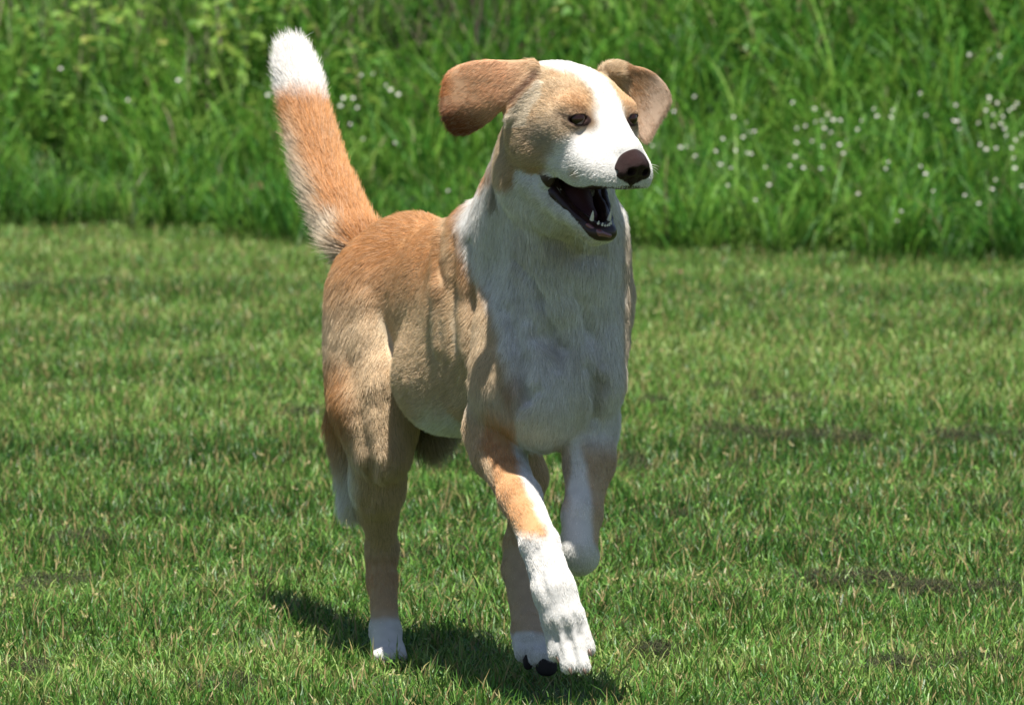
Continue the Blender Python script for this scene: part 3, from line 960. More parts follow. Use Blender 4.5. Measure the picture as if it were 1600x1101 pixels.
def surface_nets(Fd, gx_, gy_, gz_):
    S = Fd < 0
    nx_, ny_, nz_ = Fd.shape
    cnt = np.zeros((nx_ - 1, ny_ - 1, nz_ - 1), np.uint8)
    for a in (0, 1):
        for b_ in (0, 1):
            for c in (0, 1):
                cnt += S[a:nx_ - 1 + a, b_:ny_ - 1 + b_, c:nz_ - 1 + c]
    act = np.argwhere((cnt > 0) & (cnt < 8)); del cnt
    idx_ = np.full((nx_ - 1, ny_ - 1, nz_ - 1), -1, np.int32)
    idx_[act[:, 0], act[:, 1], act[:, 2]] = np.arange(len(act))
    corners = [(a, b_, c) for a in (0, 1) for b_ in (0, 1) for c in (0, 1)]
    vals = {q: Fd[act[:, 0] + q[0], act[:, 1] + q[1], act[:, 2] + q[2]] for q in corners}
    acc = np.zeros((len(act), 3)); num = np.zeros(len(act))
    for q in corners:
        for ax_ in range(3):
            if q[ax_] == 0:
                p = list(q); p[ax_] = 1; p = tuple(p)
                v0, v1 = vals[q], vals[p]
                mm = (v0 < 0) != (v1 < 0)
                t = np.where(mm, v0 / np.where(mm, v0 - v1, 1), 0)
                pt = np.tile(np.array(q, float), (len(act), 1)); pt[:, ax_] = t
                acc[mm] += pt[mm]; num[mm] += 1
    acc /= num[:, None]
    V = np.empty_like(acc)
    for ax_, g in enumerate((gx_, gy_, gz_)):
        i = act[:, ax_]
        V[:, ax_] = g[i] + acc[:, ax_] * (g[i + 1] - g[i])
    Q = []
    for ax_ in range(3):
        sl0 = [slice(1, -1)] * 3; sl1 = [slice(1, -1)] * 3
        sl0[ax_] = slice(0, -1); sl1[ax_] = slice(1, None)
        A, B = S[tuple(sl0)], S[tuple(sl1)]
        e = np.argwhere(A != B)
        ins = A[e[:, 0], e[:, 1], e[:, 2]]
        off_ = np.ones(3, int); off_[ax_] = 0
        e = e + off_
        u, w = [(1, 2), (2, 0), (0, 1)][ax_]
        def at_(du, dw):
            q = e.copy(); q[:, u] -= du; q[:, w] -= dw
            return idx_[q[:, 0], q[:, 1], q[:, 2]]
        quad = np.stack([at_(1, 1), at_(0, 1), at_(0, 0), at_(1, 0)], -1)
        quad[~ins] = quad[~ins][:, ::-1]
        Q.append(quad)
    return V, np.concatenate(Q)


V, Q = surface_nets(FLD, GXs, GYs, GDs)
del FLD
# keep the largest connected piece
def largest(V, Q):
    lab = np.arange(len(V))
    while True:
        mn = lab[Q].min(1)
        new = lab.copy(); np.minimum.at(new, Q.ravel(), np.repeat(mn, 4))
        new = new[new]
        if (new == lab).all(): break
        lab = new
    u_, c_ = np.unique(lab, return_counts=True)
    keep = lab == u_[c_.argmax()]
    mp = np.cumsum(keep) - 1
    return V[keep], mp[Q[keep[Q].all(1)]]
V, Q = largest(V, Q)
def relax(V, Q, it=2, a=0.5):
    for _ in range(it):
        s = np.zeros_like(V); c = np.zeros(len(V))
        for i in range(4):
            for j in (1, 3):
                np.add.at(s, Q[:, i], V[Q[:, (i + j) % 4]]); np.add.at(c, Q[:, i], 1)
        V = V * (1 - a) + a * s / c[:, None]
    return V
V = relax(V, Q, 2, .45)
print('mesh', len(V), len(Q), round(time.time() - T0, 1))

def normals(V, Q):
    n_ = np.cross(V[Q[:, 2]] - V[Q[:, 0]], V[Q[:, 3]] - V[Q[:, 1]])
    o_ = np.zeros_like(V)
    for i in range(4): np.add.at(o_, Q[:, i], n_)
    return o_ / (np.linalg.norm(o_, axis=1)[:, None] + 1e-9)
NV = normals(V, Q)

# ---- coat map: own colouring by place on the body, with some shade painted in
TAN = np.array([0.53, 0.285, 0.12]); RUST = np.array([0.43, 0.19, 0.065]); CREAM = np.array([0.64, 0.485, 0.31])
PALE = np.array([0.70, 0.61, 0.48]); WHITE = np.array([0.78, 0.765, 0.74]); GREYT = np.array([0.40, 0.34, 0.27])
SKIN = np.array([0.028, 0.012, 0.010]); PINK = np.array([0.46, 0.30, 0.24])
def mixc(c, d, w): return c * (1 - w[:, None]) + d * w[:, None]
def seg_dist(P, a, b):
    a = np.asarray(a, float); b = np.asarray(b, float); ab = b - a
    t = np.clip(((P - a) @ ab) / (ab @ ab), 0, 1)
    return np.linalg.norm(P - a - t[:, None] * ab, axis=1), t
def coat(P, Nn):
    n1 = vnoise(P, 38, 21); n2 = vnoise(P, 12, 22); n3 = vnoise(P, 90, 23)
    J = 7 * n1 + 3.5 * n2
    x, y, d = P[:, 0], P[:, 1], P[:, 2]
    c = np.tile(TAN, (len(P), 1))
    # flank: tan on the back fading into cream below
    low = ss(y + 16 * n1, 380, 515)
    c = mixc(c, CREAM * np.array([1.04, 1.09, 1.16]), low * 0.95)
    c = mixc(c, RUST, 0.28 * ss(n3, 0, .8) * (1 - low))
    c = mixc(c, WHITE, ss(y + J + (x - 650) * 0.3, 610, 690) * ss(x, 640, 670) * (y < 760))
    # pale band behind the shoulder, tan again, then the white collar
    ca = x + 0.10 * (y - 350) * -1
    c = mixc(c, CREAM, 0.8 * np.exp(-((ca + J * .5 - 700) / 12) ** 2) * (y < 520))
    # trunk underneath is white
    un = ss(-Nn[:, 1] * -1, 0.55, .9)
    c = mixc(c, WHITE, un * (y > 560) * (y < 760) * (x > 640) * .8)
    # collar, neck and breast white
    wl = np.interp(y, [0, 270, 300, 340, 380, 420, 470, 520, 580, 640, 700], [762, 768, 740, 722, 724, 742, 768, 782, 790, 806, 815])
    w = ss(x + J * .9 - wl, -11, 12) * (y > 200) * (y < 720) * (d < 60)
    c = mixc(c, WHITE, w)
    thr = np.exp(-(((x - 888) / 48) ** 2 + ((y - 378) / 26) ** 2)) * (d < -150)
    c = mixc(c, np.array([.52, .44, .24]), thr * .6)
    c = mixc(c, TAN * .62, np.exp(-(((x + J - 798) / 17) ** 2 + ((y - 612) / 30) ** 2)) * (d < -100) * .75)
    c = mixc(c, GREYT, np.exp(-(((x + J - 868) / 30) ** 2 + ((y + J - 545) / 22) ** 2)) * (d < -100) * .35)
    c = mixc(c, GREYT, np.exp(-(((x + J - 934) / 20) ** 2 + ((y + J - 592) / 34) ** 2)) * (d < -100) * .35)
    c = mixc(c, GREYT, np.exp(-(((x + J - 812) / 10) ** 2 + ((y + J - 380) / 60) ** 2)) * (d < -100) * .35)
    # tan strip running from behind the ear down the side of the neck
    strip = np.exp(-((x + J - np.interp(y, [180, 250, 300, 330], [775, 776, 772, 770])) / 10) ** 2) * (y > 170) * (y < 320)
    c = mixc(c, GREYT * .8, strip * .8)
    w = ss(x + J * .4, 966, 978) * (y > 300) * (y < 720) * (d < 0)
    c = mixc(c, CREAM * .85, w * .7)
    # tail
    ta, tb = TA[0, :3], TA[-1, :3]
    dt, t = seg_dist(P, (572, 400, 430), (457, 86, 826))
    it = (dt < 75) & (x < 592) & (y < 425)
    tc_ = np.tile(TAN * np.array([1.05, 1.0, .95]), (len(P), 1))
    tc_ = mixc(tc_, RUST, ss(t, .55, .8) * .6)
    tc_ = mixc(tc_, PALE * .9, ss((TA[0, 0] - 0) * 0 + (np.interp(y, TA[::-1, 1], TA[::-1, 0]) - x) + 6 * n1, 8, 24) * (1 - ss(t, .5, .7)) * .9)
    tc_ = mixc(tc_, WHITE, ss(-(y + 12 * n1 + 14 * n2), -182, -140))
    c = np.where(it[:, None], tc_, c)
    # hind leg right: tan outside, cream in front, white foot, pale feather behind
    dl, t = seg_dist(P, (592, 600, 300), (602, 1030, 330))
    leg = (y > 540) & (x < 662) & (d > 120)
    lc = mixc(np.tile(TAN, (len(P), 1)), CREAM, ss(x + J * 1.5, 530, 575))
    lc = mixc(lc, CREAM * .85 + PALE * .1, ss(y + J, 640, 720))
    lc = mixc(lc, PALE, ss(-(x + J), -568, -550) * ss(y, 690, 730) * (y < 860))
    lc = mixc(lc, WHITE, ss(-(x + J), -560, -546) * ss(y, 715, 745) * (y < 860))
    lc = mixc(lc, TAN * .9 + .02, ss(y, 850, 880) * (1 - ss(y, 940, 975)) * .5)
    lc = mixc(lc, WHITE, ss(y + J * .5, 960, 972))
    c = mixc(c, lc, leg * ss(y + J, 525, 600))
    # left hind leg
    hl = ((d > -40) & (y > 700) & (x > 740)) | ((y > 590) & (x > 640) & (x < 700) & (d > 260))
    hc_ = mixc(np.tile(CREAM * .8 + PINK * .2, (len(P), 1)), GREYT * .7, (x < 700) * .8)  # thigh tuft greyed and darkened to paint in the shade below the belly
    hc_ = mixc(hc_, WHITE, ss(y + J * .6, 982, 992))
    c = np.where(hl[:, None], hc_, c)
    # right foreleg
    fl_ = (d < -60) & (y > 600) & (x < 932) & ~((x > 872) & (y < 905) & (d > -322))
    tanx = np.interp(y, [600, 640, 700, 760, 830], [797, 800, 802, 818, 856])
    fc = mixc(np.tile(TAN * 1.12 + .02, (len(P), 1)), CREAM, ss(-(x + J - np.interp(y, [600, 700, 760, 840], [760, 752, 775, 815])), -8, 8) * .9)
    fc = mixc(fc, WHITE, ss(x + J * .7 - tanx, -8, 9) * (y < 900))
    fc = mixc(fc, WHITE, ss(y + J * .6 - (x - 850) * .25, 832, 850))
    wl2 = np.where(fl_ & (x < 850), ss(y + J - (x - 790) * .2, 606, 680), 0) 
    wl2 = np.where((x > 806) & (y < 715), 0, wl2); wl2 = np.where(fl_ & (y > 730), 1, wl2)
    c = mixc(c, fc, wl2)
    # left foreleg: tan on the outer side
    l2 = (d < -60) & (y > 640) & (x > 868) & (y < 910) & (d > -322)
    l2c = mixc(np.tile(WHITE, (len(P), 1)), CREAM * .8 + PINK * .12, ss(x + J * .6 - np.interp(y, [640, 700, 760, 850, 900], [905, 908, 922, 928, 960]), -5, 7))
    l2c = mixc(l2c, CREAM * .8 + PINK * .1, ss(-(x + J * .5), -897, -885) * (1 - ss(y, 780, 800)) * .8)
    c = mixc(c, l2c, np.where(l2, ss(y, 665, 720), 0))
    # ---- head
    q = p2h(P)
    l, u, f = q[:, 0], q[:, 1], q[:, 2]
    j = 5 * n1 + 3.5 * n2
    hd = (f > -150) & (y < 330) & (d < -265) & (np.abs(l) < 100)
    al = np.abs(l)
    hcl = np.tile(CREAM * .92, (len(P), 1))
    hcl = mixc(hcl, TAN * 1.1, np.exp(-(((al - 44) / 24) ** 2 + ((u - 22) / 16) ** 2 + ((f - 25) / 30) ** 2)) * .75)
    hcl = mixc(hcl, TAN * .95, ss(n1, -.1, .6) * .35)
    hcl = mixc(hcl, GREYT * 1.02, np.exp(-(((u + 32) / 24) ** 2 + ((f - 8) / 40) ** 2)) * .85)  # grey below the eyes: grazing shade painted into the coat
    hcl = mixc(hcl, PALE, ss(-(f + j), 60, 110) * .4)
    for s_, e_ in ((-1, (-46., 2., 44.)), (1, (46., 2., 44.))):
        de = (q - np.array(e_)) / np.array([22, 12.5, 22])
        hcl = mixc(hcl, np.array([.095, .036, .016]), np.exp(-((de ** 2).sum(1)) ** 1.2 * .6) * .9)
        de = (q - np.array((s_ * 62, 5, 30))) / np.array([10, 2.4, 12])
        hcl = mixc(hcl, np.array([.035, .018, .012]), np.exp(-((de ** 2).sum(1))) * .8)
    blaze = np.interp(f, [-140, -60, 0, 30, 60, 90], [24, 34, 25, 19, 26, 60])
    hcl = mixc(hcl, WHITE, ss(blaze - al + j * .9, -8, 9) * (u > -60))
    mz = ss(f + j - np.interp(u, [-100, -60, -30, -10, 10], [-5, 14, 34, 56, 80]), -15, 14)
    hcl = mixc(hcl, WHITE, mz)
    hcl = mixc(hcl, WHITE, ss(-(u + j) + f * .25, 92, 104))
    hcl = mixc(hcl, TAN * .8 + .1, np.exp(-((u + 72) ** 2 + (f - 62) ** 2) / 70.) * (l < 0) * .6)
    jaw = (u < -90) & (u > -185) & (f > -60)
    hcl = np.where(jaw[:, None], WHITE, hcl)
    c = np.where(hd[:, None], hcl, c)
    # ears
    eR = (x < 846) & (y < 225) & (y > 80) & (d > -428) & (x < 846 - (y - 128) * 1.0) & (d < -240)
    ec = np.tile(np.array([0.68, 0.40, 0.23]), (len(P), 1))
    ec = mixc(ec, np.array([0.24, 0.07, 0.02]), ss(((790 - x) * .5 + (y - 150)) + 12 * n1, 26, 88))  # rust deepens to the lower left, with the ear's shading painted in
    ec = mixc(ec, CREAM, ss(x + J * 1.5 - (y - 150) * -.3, 770, 830) * .75)
    ec = mixc(ec, np.array([0.55, 0.22, 0.07]), ss(-(x + J), -712, -698) * (y < 150) * .8)
    c = np.where(eR[:, None], ec, c)
    tuft = (x > 788) & (x < 852) & (y > 126) & (y < 198) & (d > -450) & (d < -385) & (x > 842 - (y - 128) * 1.0)
    c = np.where(tuft[:, None], PALE, c)
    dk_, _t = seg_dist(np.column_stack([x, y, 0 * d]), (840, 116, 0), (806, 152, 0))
    c = mixc(c, np.array([.13, .055, .03]), np.exp(-(dk_ / 7.5) ** 2) * (d < -330) * .9)  # dark inner ear plus the shade of its hollow, painted along the crease
    eL = (x > 982 + (y < 120) * -8) & (y < 232) & (y > 85) & (l > 70)
    ec = mixc(np.tile(PINK * .55 + CREAM * .45, (len(P), 1)), TAN * .75, ss(-(x + J + (y - 150) * .3), -1018, -992) * .8)  # inner side browned as painted shadow, outer flap paler as if lit
    c = np.where(eL[:, None], ec, c)
    c = c * (1 + 0.10 * n2 + 0.06 * n1)[:, None]
    return np.clip(c, 0.01, 0.9)


def bare(P, Nn):
    """0 where fur grows, 1 on bare dark skin: inside of the mouth, lip edges, eye rims, nose seat, pads"""
    q = p2h(P)
    l, u, f = q[:, 0], q[:, 1], q[:, 2]
    al = np.abs(l)
    n_ = Nn @ HR.T
    m_ = np.zeros(len(P))
    near = (np.linalg.norm(q - np.array([0, -110, 35]), axis=1) < 110)
    # inside: between the jaw lines
    a_ = (u + 90 + 9 * np.sin(np.clip((f - 6) / 90, 0, 1) * 3.14)) - 0.08 * (f - 2)
    b_ = (-0.62 * (f - 2) - 0.78 * (u + 89))
    lipu = near & (a_ < 3.5) & (b_ < 9.5) & (f > -60)
    m_[lipu] = 1
    inner = near & (al < 36) & (u < -74) & (u > -150) & (f > -55) & (f < 100) & (((n_[:, 1] < -.3) & (u > -96)) | ((n_[:, 1] > .2) & (u < -100)) | ((al < 30) & (b_ < 9)))
    m_[inner] = 1
    for s, e in EYES.items():
        dd = q - e
        r = np.sqrt((dd[:, 0] / 16.) ** 2 + ((dd[:, 1] + .5) / 9) ** 2 + (dd[:, 2] / 22.) ** 2)
        m_ = np.maximum(m_, ss(-r, -1.12, -.92) * (dd @ np.array([s * .5, 0, .86]) > -6))
    r = np.linalg.norm((q - np.array([0, -50, 113])) / np.array([26.5, 22.5, 19]), axis=1)
    m_ = np.maximum(m_, ss(-r, -1.08, -.95))
    ph = (al < 3.2) & (f > 98) & (u < -60) & (P[:, 1] < 330) & (f < 150)
    m_ = np.maximum(m_, ph * 1.0)
    lipf = (f > 82) & (u < -75) & (al < 17) & (P[:, 1] < 330) & (f < 150)
    m_ = np.maximum(m_, lipf * .9)
    return m_

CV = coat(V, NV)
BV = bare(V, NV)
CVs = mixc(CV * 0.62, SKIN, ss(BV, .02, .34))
# wet look inside the mouth only
q_ = p2h(V)
wet = BV * ((q_[:, 1] < -70))
o_skin, nt, out = new_mat('dog_skin_and_undercoat')
b = N(nt, 'ShaderNodeBsdfPrincipled')
atc = N(nt, 'ShaderNodeAttribute', attribute_name='coat_colour'); atw = N(nt, 'ShaderNodeAttribute', attribute_name='wet')
nt.links.new(atc.outputs['Color'], b.inputs['Base Color'])
mr = N(nt, 'ShaderNodeMapRange'); mr.inputs['To Min'].default_value = 0.9; mr.inputs['To Max'].default_value = 0.32
nt.links.new(atw.outputs['Fac'], mr.inputs['Value']); nt.links.new(mr.outputs[0], b.inputs['Roughness'])
nz = N(nt, 'ShaderNodeTexNoise'); nz.inputs['Scale'].default_value = 700
tcn = N(nt, 'ShaderNodeTexCoord'); nt.links.new(tcn.outputs['Object'], nz.inputs['Vector'])
bp = N(nt, 'ShaderNodeBump'); bp.inputs['Strength'].default_value = 0.08; bp.inputs['Distance'].default_value = 0.001
nt.links.new(nz.outputs['Fac'], bp.inputs['Height']); nt.links.new(bp.outputs[0], b.inputs['Normal'])
b.inputs['Specular IOR Level'].default_value = 0.35
nt.links.new(b.outputs[0], out.inputs[0])

root = bpy.data.objects.new('dog', None)
COL.objects.link(root)
rl = conv(np.array([[700., 1075., 60.]]))[0]
root.location = (rl[0], rl[1], 0)
tag(root, 'tan and white dog running towards the camera with open mouth, flying ears and raised tail', 'dog')
RINV = np.array([rl[0], rl[1], 0])
def W(P): return conv(P) - RINV
# faces: the lens frame is mirrored neither way, quads are checked against the outward field
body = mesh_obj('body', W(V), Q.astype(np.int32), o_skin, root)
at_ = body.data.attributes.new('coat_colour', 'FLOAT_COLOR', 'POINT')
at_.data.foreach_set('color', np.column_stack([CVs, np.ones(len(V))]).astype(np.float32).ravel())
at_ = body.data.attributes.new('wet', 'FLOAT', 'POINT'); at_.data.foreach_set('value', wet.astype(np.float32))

# ---- fur
def prim_fields(P):
    X, Y, Z = P[:, 0].astype(np.float32), P[:, 1].astype(np.float32), P[:, 2].astype(np.float32)
    Fw = np.zeros((len(P), 3)); Ln = np.zeros(len(P)); La = np.zeros(len(P)); Wt = np.zeros(len(P)) + 1e-12
    for fn, flow, fl, lay, w in PR:
        sd = fn(X, Y, Z)
        ww = np.exp(-np.clip(np.abs(sd), 0, 120) / 10.0) * w
        Fw += ww[:, None] * (flow / np.linalg.norm(flow)); Ln += ww * fl; La += ww * lay; Wt += ww
    return Fw / Wt[:, None], Ln / Wt, La / Wt
FWv, LNv, LAv = prim_fields(V)
# finer tail feather: long and pale on the underside
tmask = (V[:, 0] < 560) & (V[:, 1] < 400) & (V[:, 2] > 380)
side_t = np.interp(V[:, 1], TA[::-1, 1], TA[::-1, 0]) - V[:, 0]
LNv = LNv + tmask * ss(side_t, -4, 20) * 26 * ss(V[:, 1], 140, 320)
print('fields', round(time.time() - T0, 1))

T = np.concatenate([Q[:, [0, 1, 2]], Q[:, [0, 2, 3]]])
ar = 0.5 * np.linalg.norm(np.cross(V[T[:, 1]] - V[T[:, 0]], V[T[:, 2]] - V[T[:, 0]]), axis=1)
dens_v = np.where((V[:, 1] < 400) & (V[:, 0] > 680) & (V[:, 2] < -240), 1.6, 1.0)     # short dense coat on the head
dens_v = dens_v * np.where(NV[:, 2] > 0.35, 0.55, 1.0) * (BV < .5)
pr = ar * dens_v[T].mean(1)
NH = FUR_N
tri = rng.choice(len(T), NH, p=pr / pr.sum())
r1_, r2_ = rng.uniform(size=NH), rng.uniform(size=NH); s1 = np.sqrt(r1_)
bw = np.column_stack([1 - s1, s1 * (1 - r2_), s1 * r2_])
def interp_v(A): return (A[T[tri]] * (bw[:, :, None] if A.ndim == 2 else bw)).sum(1)
RP = interp_v(V); RN = interp_v(NV); RN /= np.linalg.norm(RN, axis=1)[:, None]
RF = interp_v(FWv); RL = interp_v(LNv); RA = interp_v(LAv); RB = interp_v(BV)
keep = RB < 0.35
RP, RN, RF, RL, RA = RP[keep], RN[keep], RF[keep], RL[keep], RA[keep]
NH = len(RP)
tl_ = 1 - 0.8 * ((RP[:, 2] > 440) & (RP[:, 1] < 400))
# gentle wandering of the flow, plus locks
def vec_noise(P, s, seed): return np.column_stack([vnoise(P, s, seed), vnoise(P, s, seed + 1), vnoise(P, s, seed + 2)])
RF = RF + 0.30 * tl_[:, None] * vec_noise(RP, 46, 31) + 0.10 * vec_noise(RP, 15, 41) + 0.12 * rng.normal(size=(NH, 3))
RF -= (RF * RN).sum(1)[:, None] * RN
RF /= np.linalg.norm(RF, axis=1)[:, None] + 1e-6
RL = RL * (0.75 + 0.5 * rng.uniform(size=NH)) * (1 + 0.18 * tl_ * vnoise(RP, 22, 51))
RA = np.clip(RA * (1 + 0.22 * tl_ * vnoise(RP, 18, 52) + 0.18 * rng.normal(size=NH)), .08, .9)
K = 5
PT = np.zeros((NH, K, 3))
p = RP - RN * 1.2
lock = vec_noise(RP, 9, 61)
PT[:, 0] = p
for s in range(1, K):
    t = s / (K - 1)
    ang = RA * (1.55 - 1.0 * t)
    dr = RF * np.cos(ang)[:, None] + RN * np.sin(ang)[:, None] + np.array([0, .16, 0]) * t + lock * 0.13 * t
    dr /= np.linalg.norm(dr, axis=1)[:, None]
    p = p + dr * (RL / (K - 1))[:, None]
    PT[:, s] = p
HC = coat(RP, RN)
var = (1 + 0.16 * rng.normal(size=NH))[:, None]
tipw = (rng.uniform(size=NH) < .25)[:, None]
HC = np.clip(HC * var, 0.01, .92)
HC = np.where(tipw, HC * .7 + .3 * PALE, HC)
PW = W(PT.reshape(-1, 3)).astype(np.float32)
cu = bpy.data.hair_curves.new('coat')
cu.add_curves([K] * NH)
cu.attributes['position'].data.foreach_set('vector', PW.ravel()) if 'position' in cu.attributes else cu.points.foreach_set('position', PW.ravel())
prof = np.array([1, .95, .8, .55, .12])
base_r = 0.00021 * (0.85 + 0.3 * rng.uniform(size=NH)) * np.where(RL > 22, 1.15, .95)
RR = (base_r[:, None] * prof[None]).astype(np.float32)
ra_ = cu.attributes.get('radius') or cu.attributes.new('radius', 'FLOAT', 'POINT')
ra_.data.foreach_set('value', RR.ravel())
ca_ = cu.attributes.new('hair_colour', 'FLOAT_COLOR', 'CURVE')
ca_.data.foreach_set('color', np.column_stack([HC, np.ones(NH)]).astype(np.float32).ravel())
fm_, nt, out = new_mat('dog_fur')
at1 = N(nt, 'ShaderNodeAttribute', attribute_name='hair_colour')
b = N(nt, 'ShaderNodeBsdfPrincipled'); b.inputs['Roughness'].default_value = 0.55; b.inputs['Specular IOR Level'].default_value = 0.25
nt.links.new(at1.outputs['Color'], b.inputs['Base Color'])
tr = N(nt, 'ShaderNodeBsdfTranslucent'); nt.links.new(at1.outputs['Color'], tr.inputs['Color'])
ms = N(nt, 'ShaderNodeMixShader'); ms.inputs[0].default_value = 0.28
nt.links.new(b.outputs[0], ms.inputs[1]); nt.links.new(tr.outputs[0], ms.inputs[2]); nt.links.new(ms.outputs[0], out.inputs[0])
cu.materials.append(fm_)
fur = bpy.data.objects.new('coat', cu); COL.objects.link(fur); fur.parent = root
print('fur', NH, round(time.time() - T0, 1))

# ---- small parts ------------------------------------------------
def small_field(parts, c, size, step, cuts=()):
    """smooth union of tapered pieces in the head frame -> mesh"""
    g = np.arange(-size, size + step, step)
    Xg, Yg, Zg = np.meshgrid(g + c[0], g + c[1], g + c[2], indexing='ij')
    Fd = np.full(Xg.shape, 100.0)
    def ev(a, b_, ra, rb, sc=(1, 1, 1)):
        a = np.asarray(a, float); b_ = np.asarray(b_, float); ab = b_ - a
        dx, dy, dz = Xg - a[0], Yg - a[1], Zg - a[2]
        t = np.clip((dx * ab[0] + dy * ab[1] + dz * ab[2]) / (ab @ ab + 1e-6), 0, 1)
        return np.sqrt(((dx - t * ab[0]) / sc[0]) ** 2 + ((dy - t * ab[1]) / sc[1]) ** 2 + ((dz - t * ab[2]) / sc[2]) ** 2) - (ra + (rb - ra) * t)
    for p_ in parts: Fd = smin(Fd, ev(*p_[:-1]), p_[-1])
    for p_ in cuts: Fd = smax(Fd, -ev(*p_[:-1]), p_[-1])
    V_, Q_ = surface_nets(Fd, g + c[0], g + c[1], g + c[2])
    return relax(V_, Q_, 2, .4), Q_

nose_m = simple_mat('nose_leather', (0.020, 0.008, 0.007), 0.42, coat=0.0, spec=0.16, bump=0.7, bscale=2600, var=.25)
eye_m = simple_mat('eye_brown', (0.016, 0.006, 0.003), 0.05, coat=0.0, spec=.42, var=.1)
tooth_m = simple_mat('tooth', (0.62, 0.58, 0.48), 0.3, coat=.3)
gum_m = simple_mat('dark_gum', (0.020, 0.008, 0.009), 0.4, coat=.08, spec=.3, bump=.3, bscale=900)
lipin_m = simple_mat('wet_lip', (0.16, 0.055, 0.06), 0.25, coat=.6, bump=.3, bscale=900)
tongue_m = simple_mat('tongue', (0.045, 0.014, 0.018), 0.5, coat=.0, spec=.25, bump=.5, bscale=1500)
pad_m = simple_mat('paw_pad', (0.014, 0.010, 0.011), 0.75, bump=.9, bscale=1800)
claw_m = simple_mat('claw', (0.10, 0.07, 0.05), 0.4)

def head_part(name, parts, c, size, step, mat, cuts=(), parent=None):
    V_, Q_ = small_field(parts, np.array(c, float), size, step, cuts)
    return mesh_obj(name, W(h2p(V_)), Q_.astype(np.int32), mat, parent or root)

NS = lambda L: [(tuple(np.array([0, -53, 108]) + (np.array(p_[0]) - [0, -53, 108]) * 0.99), tuple(np.array([0, -53, 108]) + (np.array(p_[1]) - [0, -53, 108]) * 0.99), p_[2] * 0.99, p_[3] * 0.99, p_[4]) for p_ in L]
nose = head_part('nose', NS([((-11, -45, 113), (-9, -47, 122), 15, 13, 8), ((11, -45, 113), (9, -47, 122), 15, 13, 8), ((0, -37, 109), (0, -43, 123), 15, 13, 10),
                          ((-20, -54, 109), (-18, -55, 118), 12.5, 11.5, 5), ((20, -54, 109), (18, -55, 118), 12.5, 11.5, 5), ((0, -62, 113), (0, -67, 117), 12, 8, 8), ((0, -73, 108), (0, -80, 106), 5, 4, 8)]),
                 (0, -57, 113), 48, 1.1, nose_m,
                 cuts=NS([((-11, -52, 137), (-15, -53, 117), 5.5, 5, 3), ((-15, -53, 121), (-28, -56, 117), 4.5, 2.5, 3),
                       ((11, -52, 137), (15, -53, 117), 5.5, 5, 3), ((15, -53, 121), (28, -56, 117), 4.5, 2.5, 3), ((0, -51, 141), (0, -87, 129), 8.5, 11, 2.5)]))
for s, e in EYES.items():
    ax = np.array([s * .50, .05, .86]); ax /= np.linalg.norm(ax)
    c0 = e - ax * 0.2
    us, vs_ = 20, 28
    Ve, Fe = [], []
    for i in range(us + 1):
        th = math.pi * i / us
        for j_ in range(vs_):
            ph_ = 2 * math.pi * j_ / vs_
            Ve.append(c0 + 12.0 * np.array([math.sin(th) * math.cos(ph_), math.sin(th) * math.sin(ph_), math.cos(th)]))
    for i in range(us):
        for j_ in range(vs_):
            Fe.append([i * vs_ + j_, i * vs_ + (j_ + 1) % vs_, (i + 1) * vs_ + (j_ + 1) % vs_, (i + 1) * vs_ + j_])
    mesh_obj('eye', W(h2p(np.array(Ve))), np.array(Fe), eye_m, root)

# lower lip roll, gums, tongue
jawp = lambda l, t: (l, -132 - 24 * t, 18 + 38 * t)
lip_parts = []
arc = [(-46, -98, -8), (-43, -112, 8), (-36, -125, 28), (-27, -138, 50), (-17, -147, 70), (-6, -152, 78), (6, -152, 78), (17, -147, 70), (27, -138, 50), (36, -125, 28), (43, -112, 8), (46, -98, -8)]
for i in range(len(arc) - 1):
    lip_parts.append((arc[i], arc[i + 1], 5.2 if 1 < i < 9 else 7, 5.2 if 1 < i < 9 else 7, 4))
lip_o = head_part('lower_lip', lip_parts, (0, -125, 36), 66, 1.6, gum_m)
head_part('lip_edge', [((-24, -143, 66), (-12, -151, 81), 3.0, 4.4, 3), ((-12, -151, 81), (3, -154, 85), 4.4, 3, 3)], (-8, -150, 77), 26, 1.0, lipin_m, parent=lip_o)
head_part('tongue', [((0, -112, -40), (0, -122, 0), 24, 24, 10, ), ((0, -122, 0), (0, -139, 34), 23, 15, 10)], (0, -122, -4), 66, 1.8, tongue_m)

def tooth(name, base, tip, r, bend=(0, 0, 0)):
    base = np.array(base, float); tip = np.array(tip, float); ax = tip - base
    z_ = ax / np.linalg.norm(ax); x_ = np.cross(z_, [0, 0, 1.]) if abs(z_[2]) < .9 else np.cross(z_, [1., 0, 0]); x_ /= np.linalg.norm(x_); y_ = np.cross(z_, x_)
    Vt, Ft = [], []
    for i, (t, rr) in enumerate(((0, 1), (.3, 1.02), (.6, .8), (.85, .45), (.97, .18), (1.0, .02))):
        cc = base + ax * t + np.array(bend) * t * t
        for j_ in range(10):
            a = j_ * .6283
            Vt.append(cc + r * rr * (math.cos(a) * x_ + math.sin(a) * y_ * .85))
    for i in range(5):
        for j_ in range(10):
            Ft.append([i * 10 + j_, i * 10 + (j_ + 1) % 10, (i + 1) * 10 + (j_ + 1) % 10, (i + 1) * 10 + j_])
    mesh_obj(name, W(h2p(np.array(Vt))), np.array(Ft), tooth_m, root)
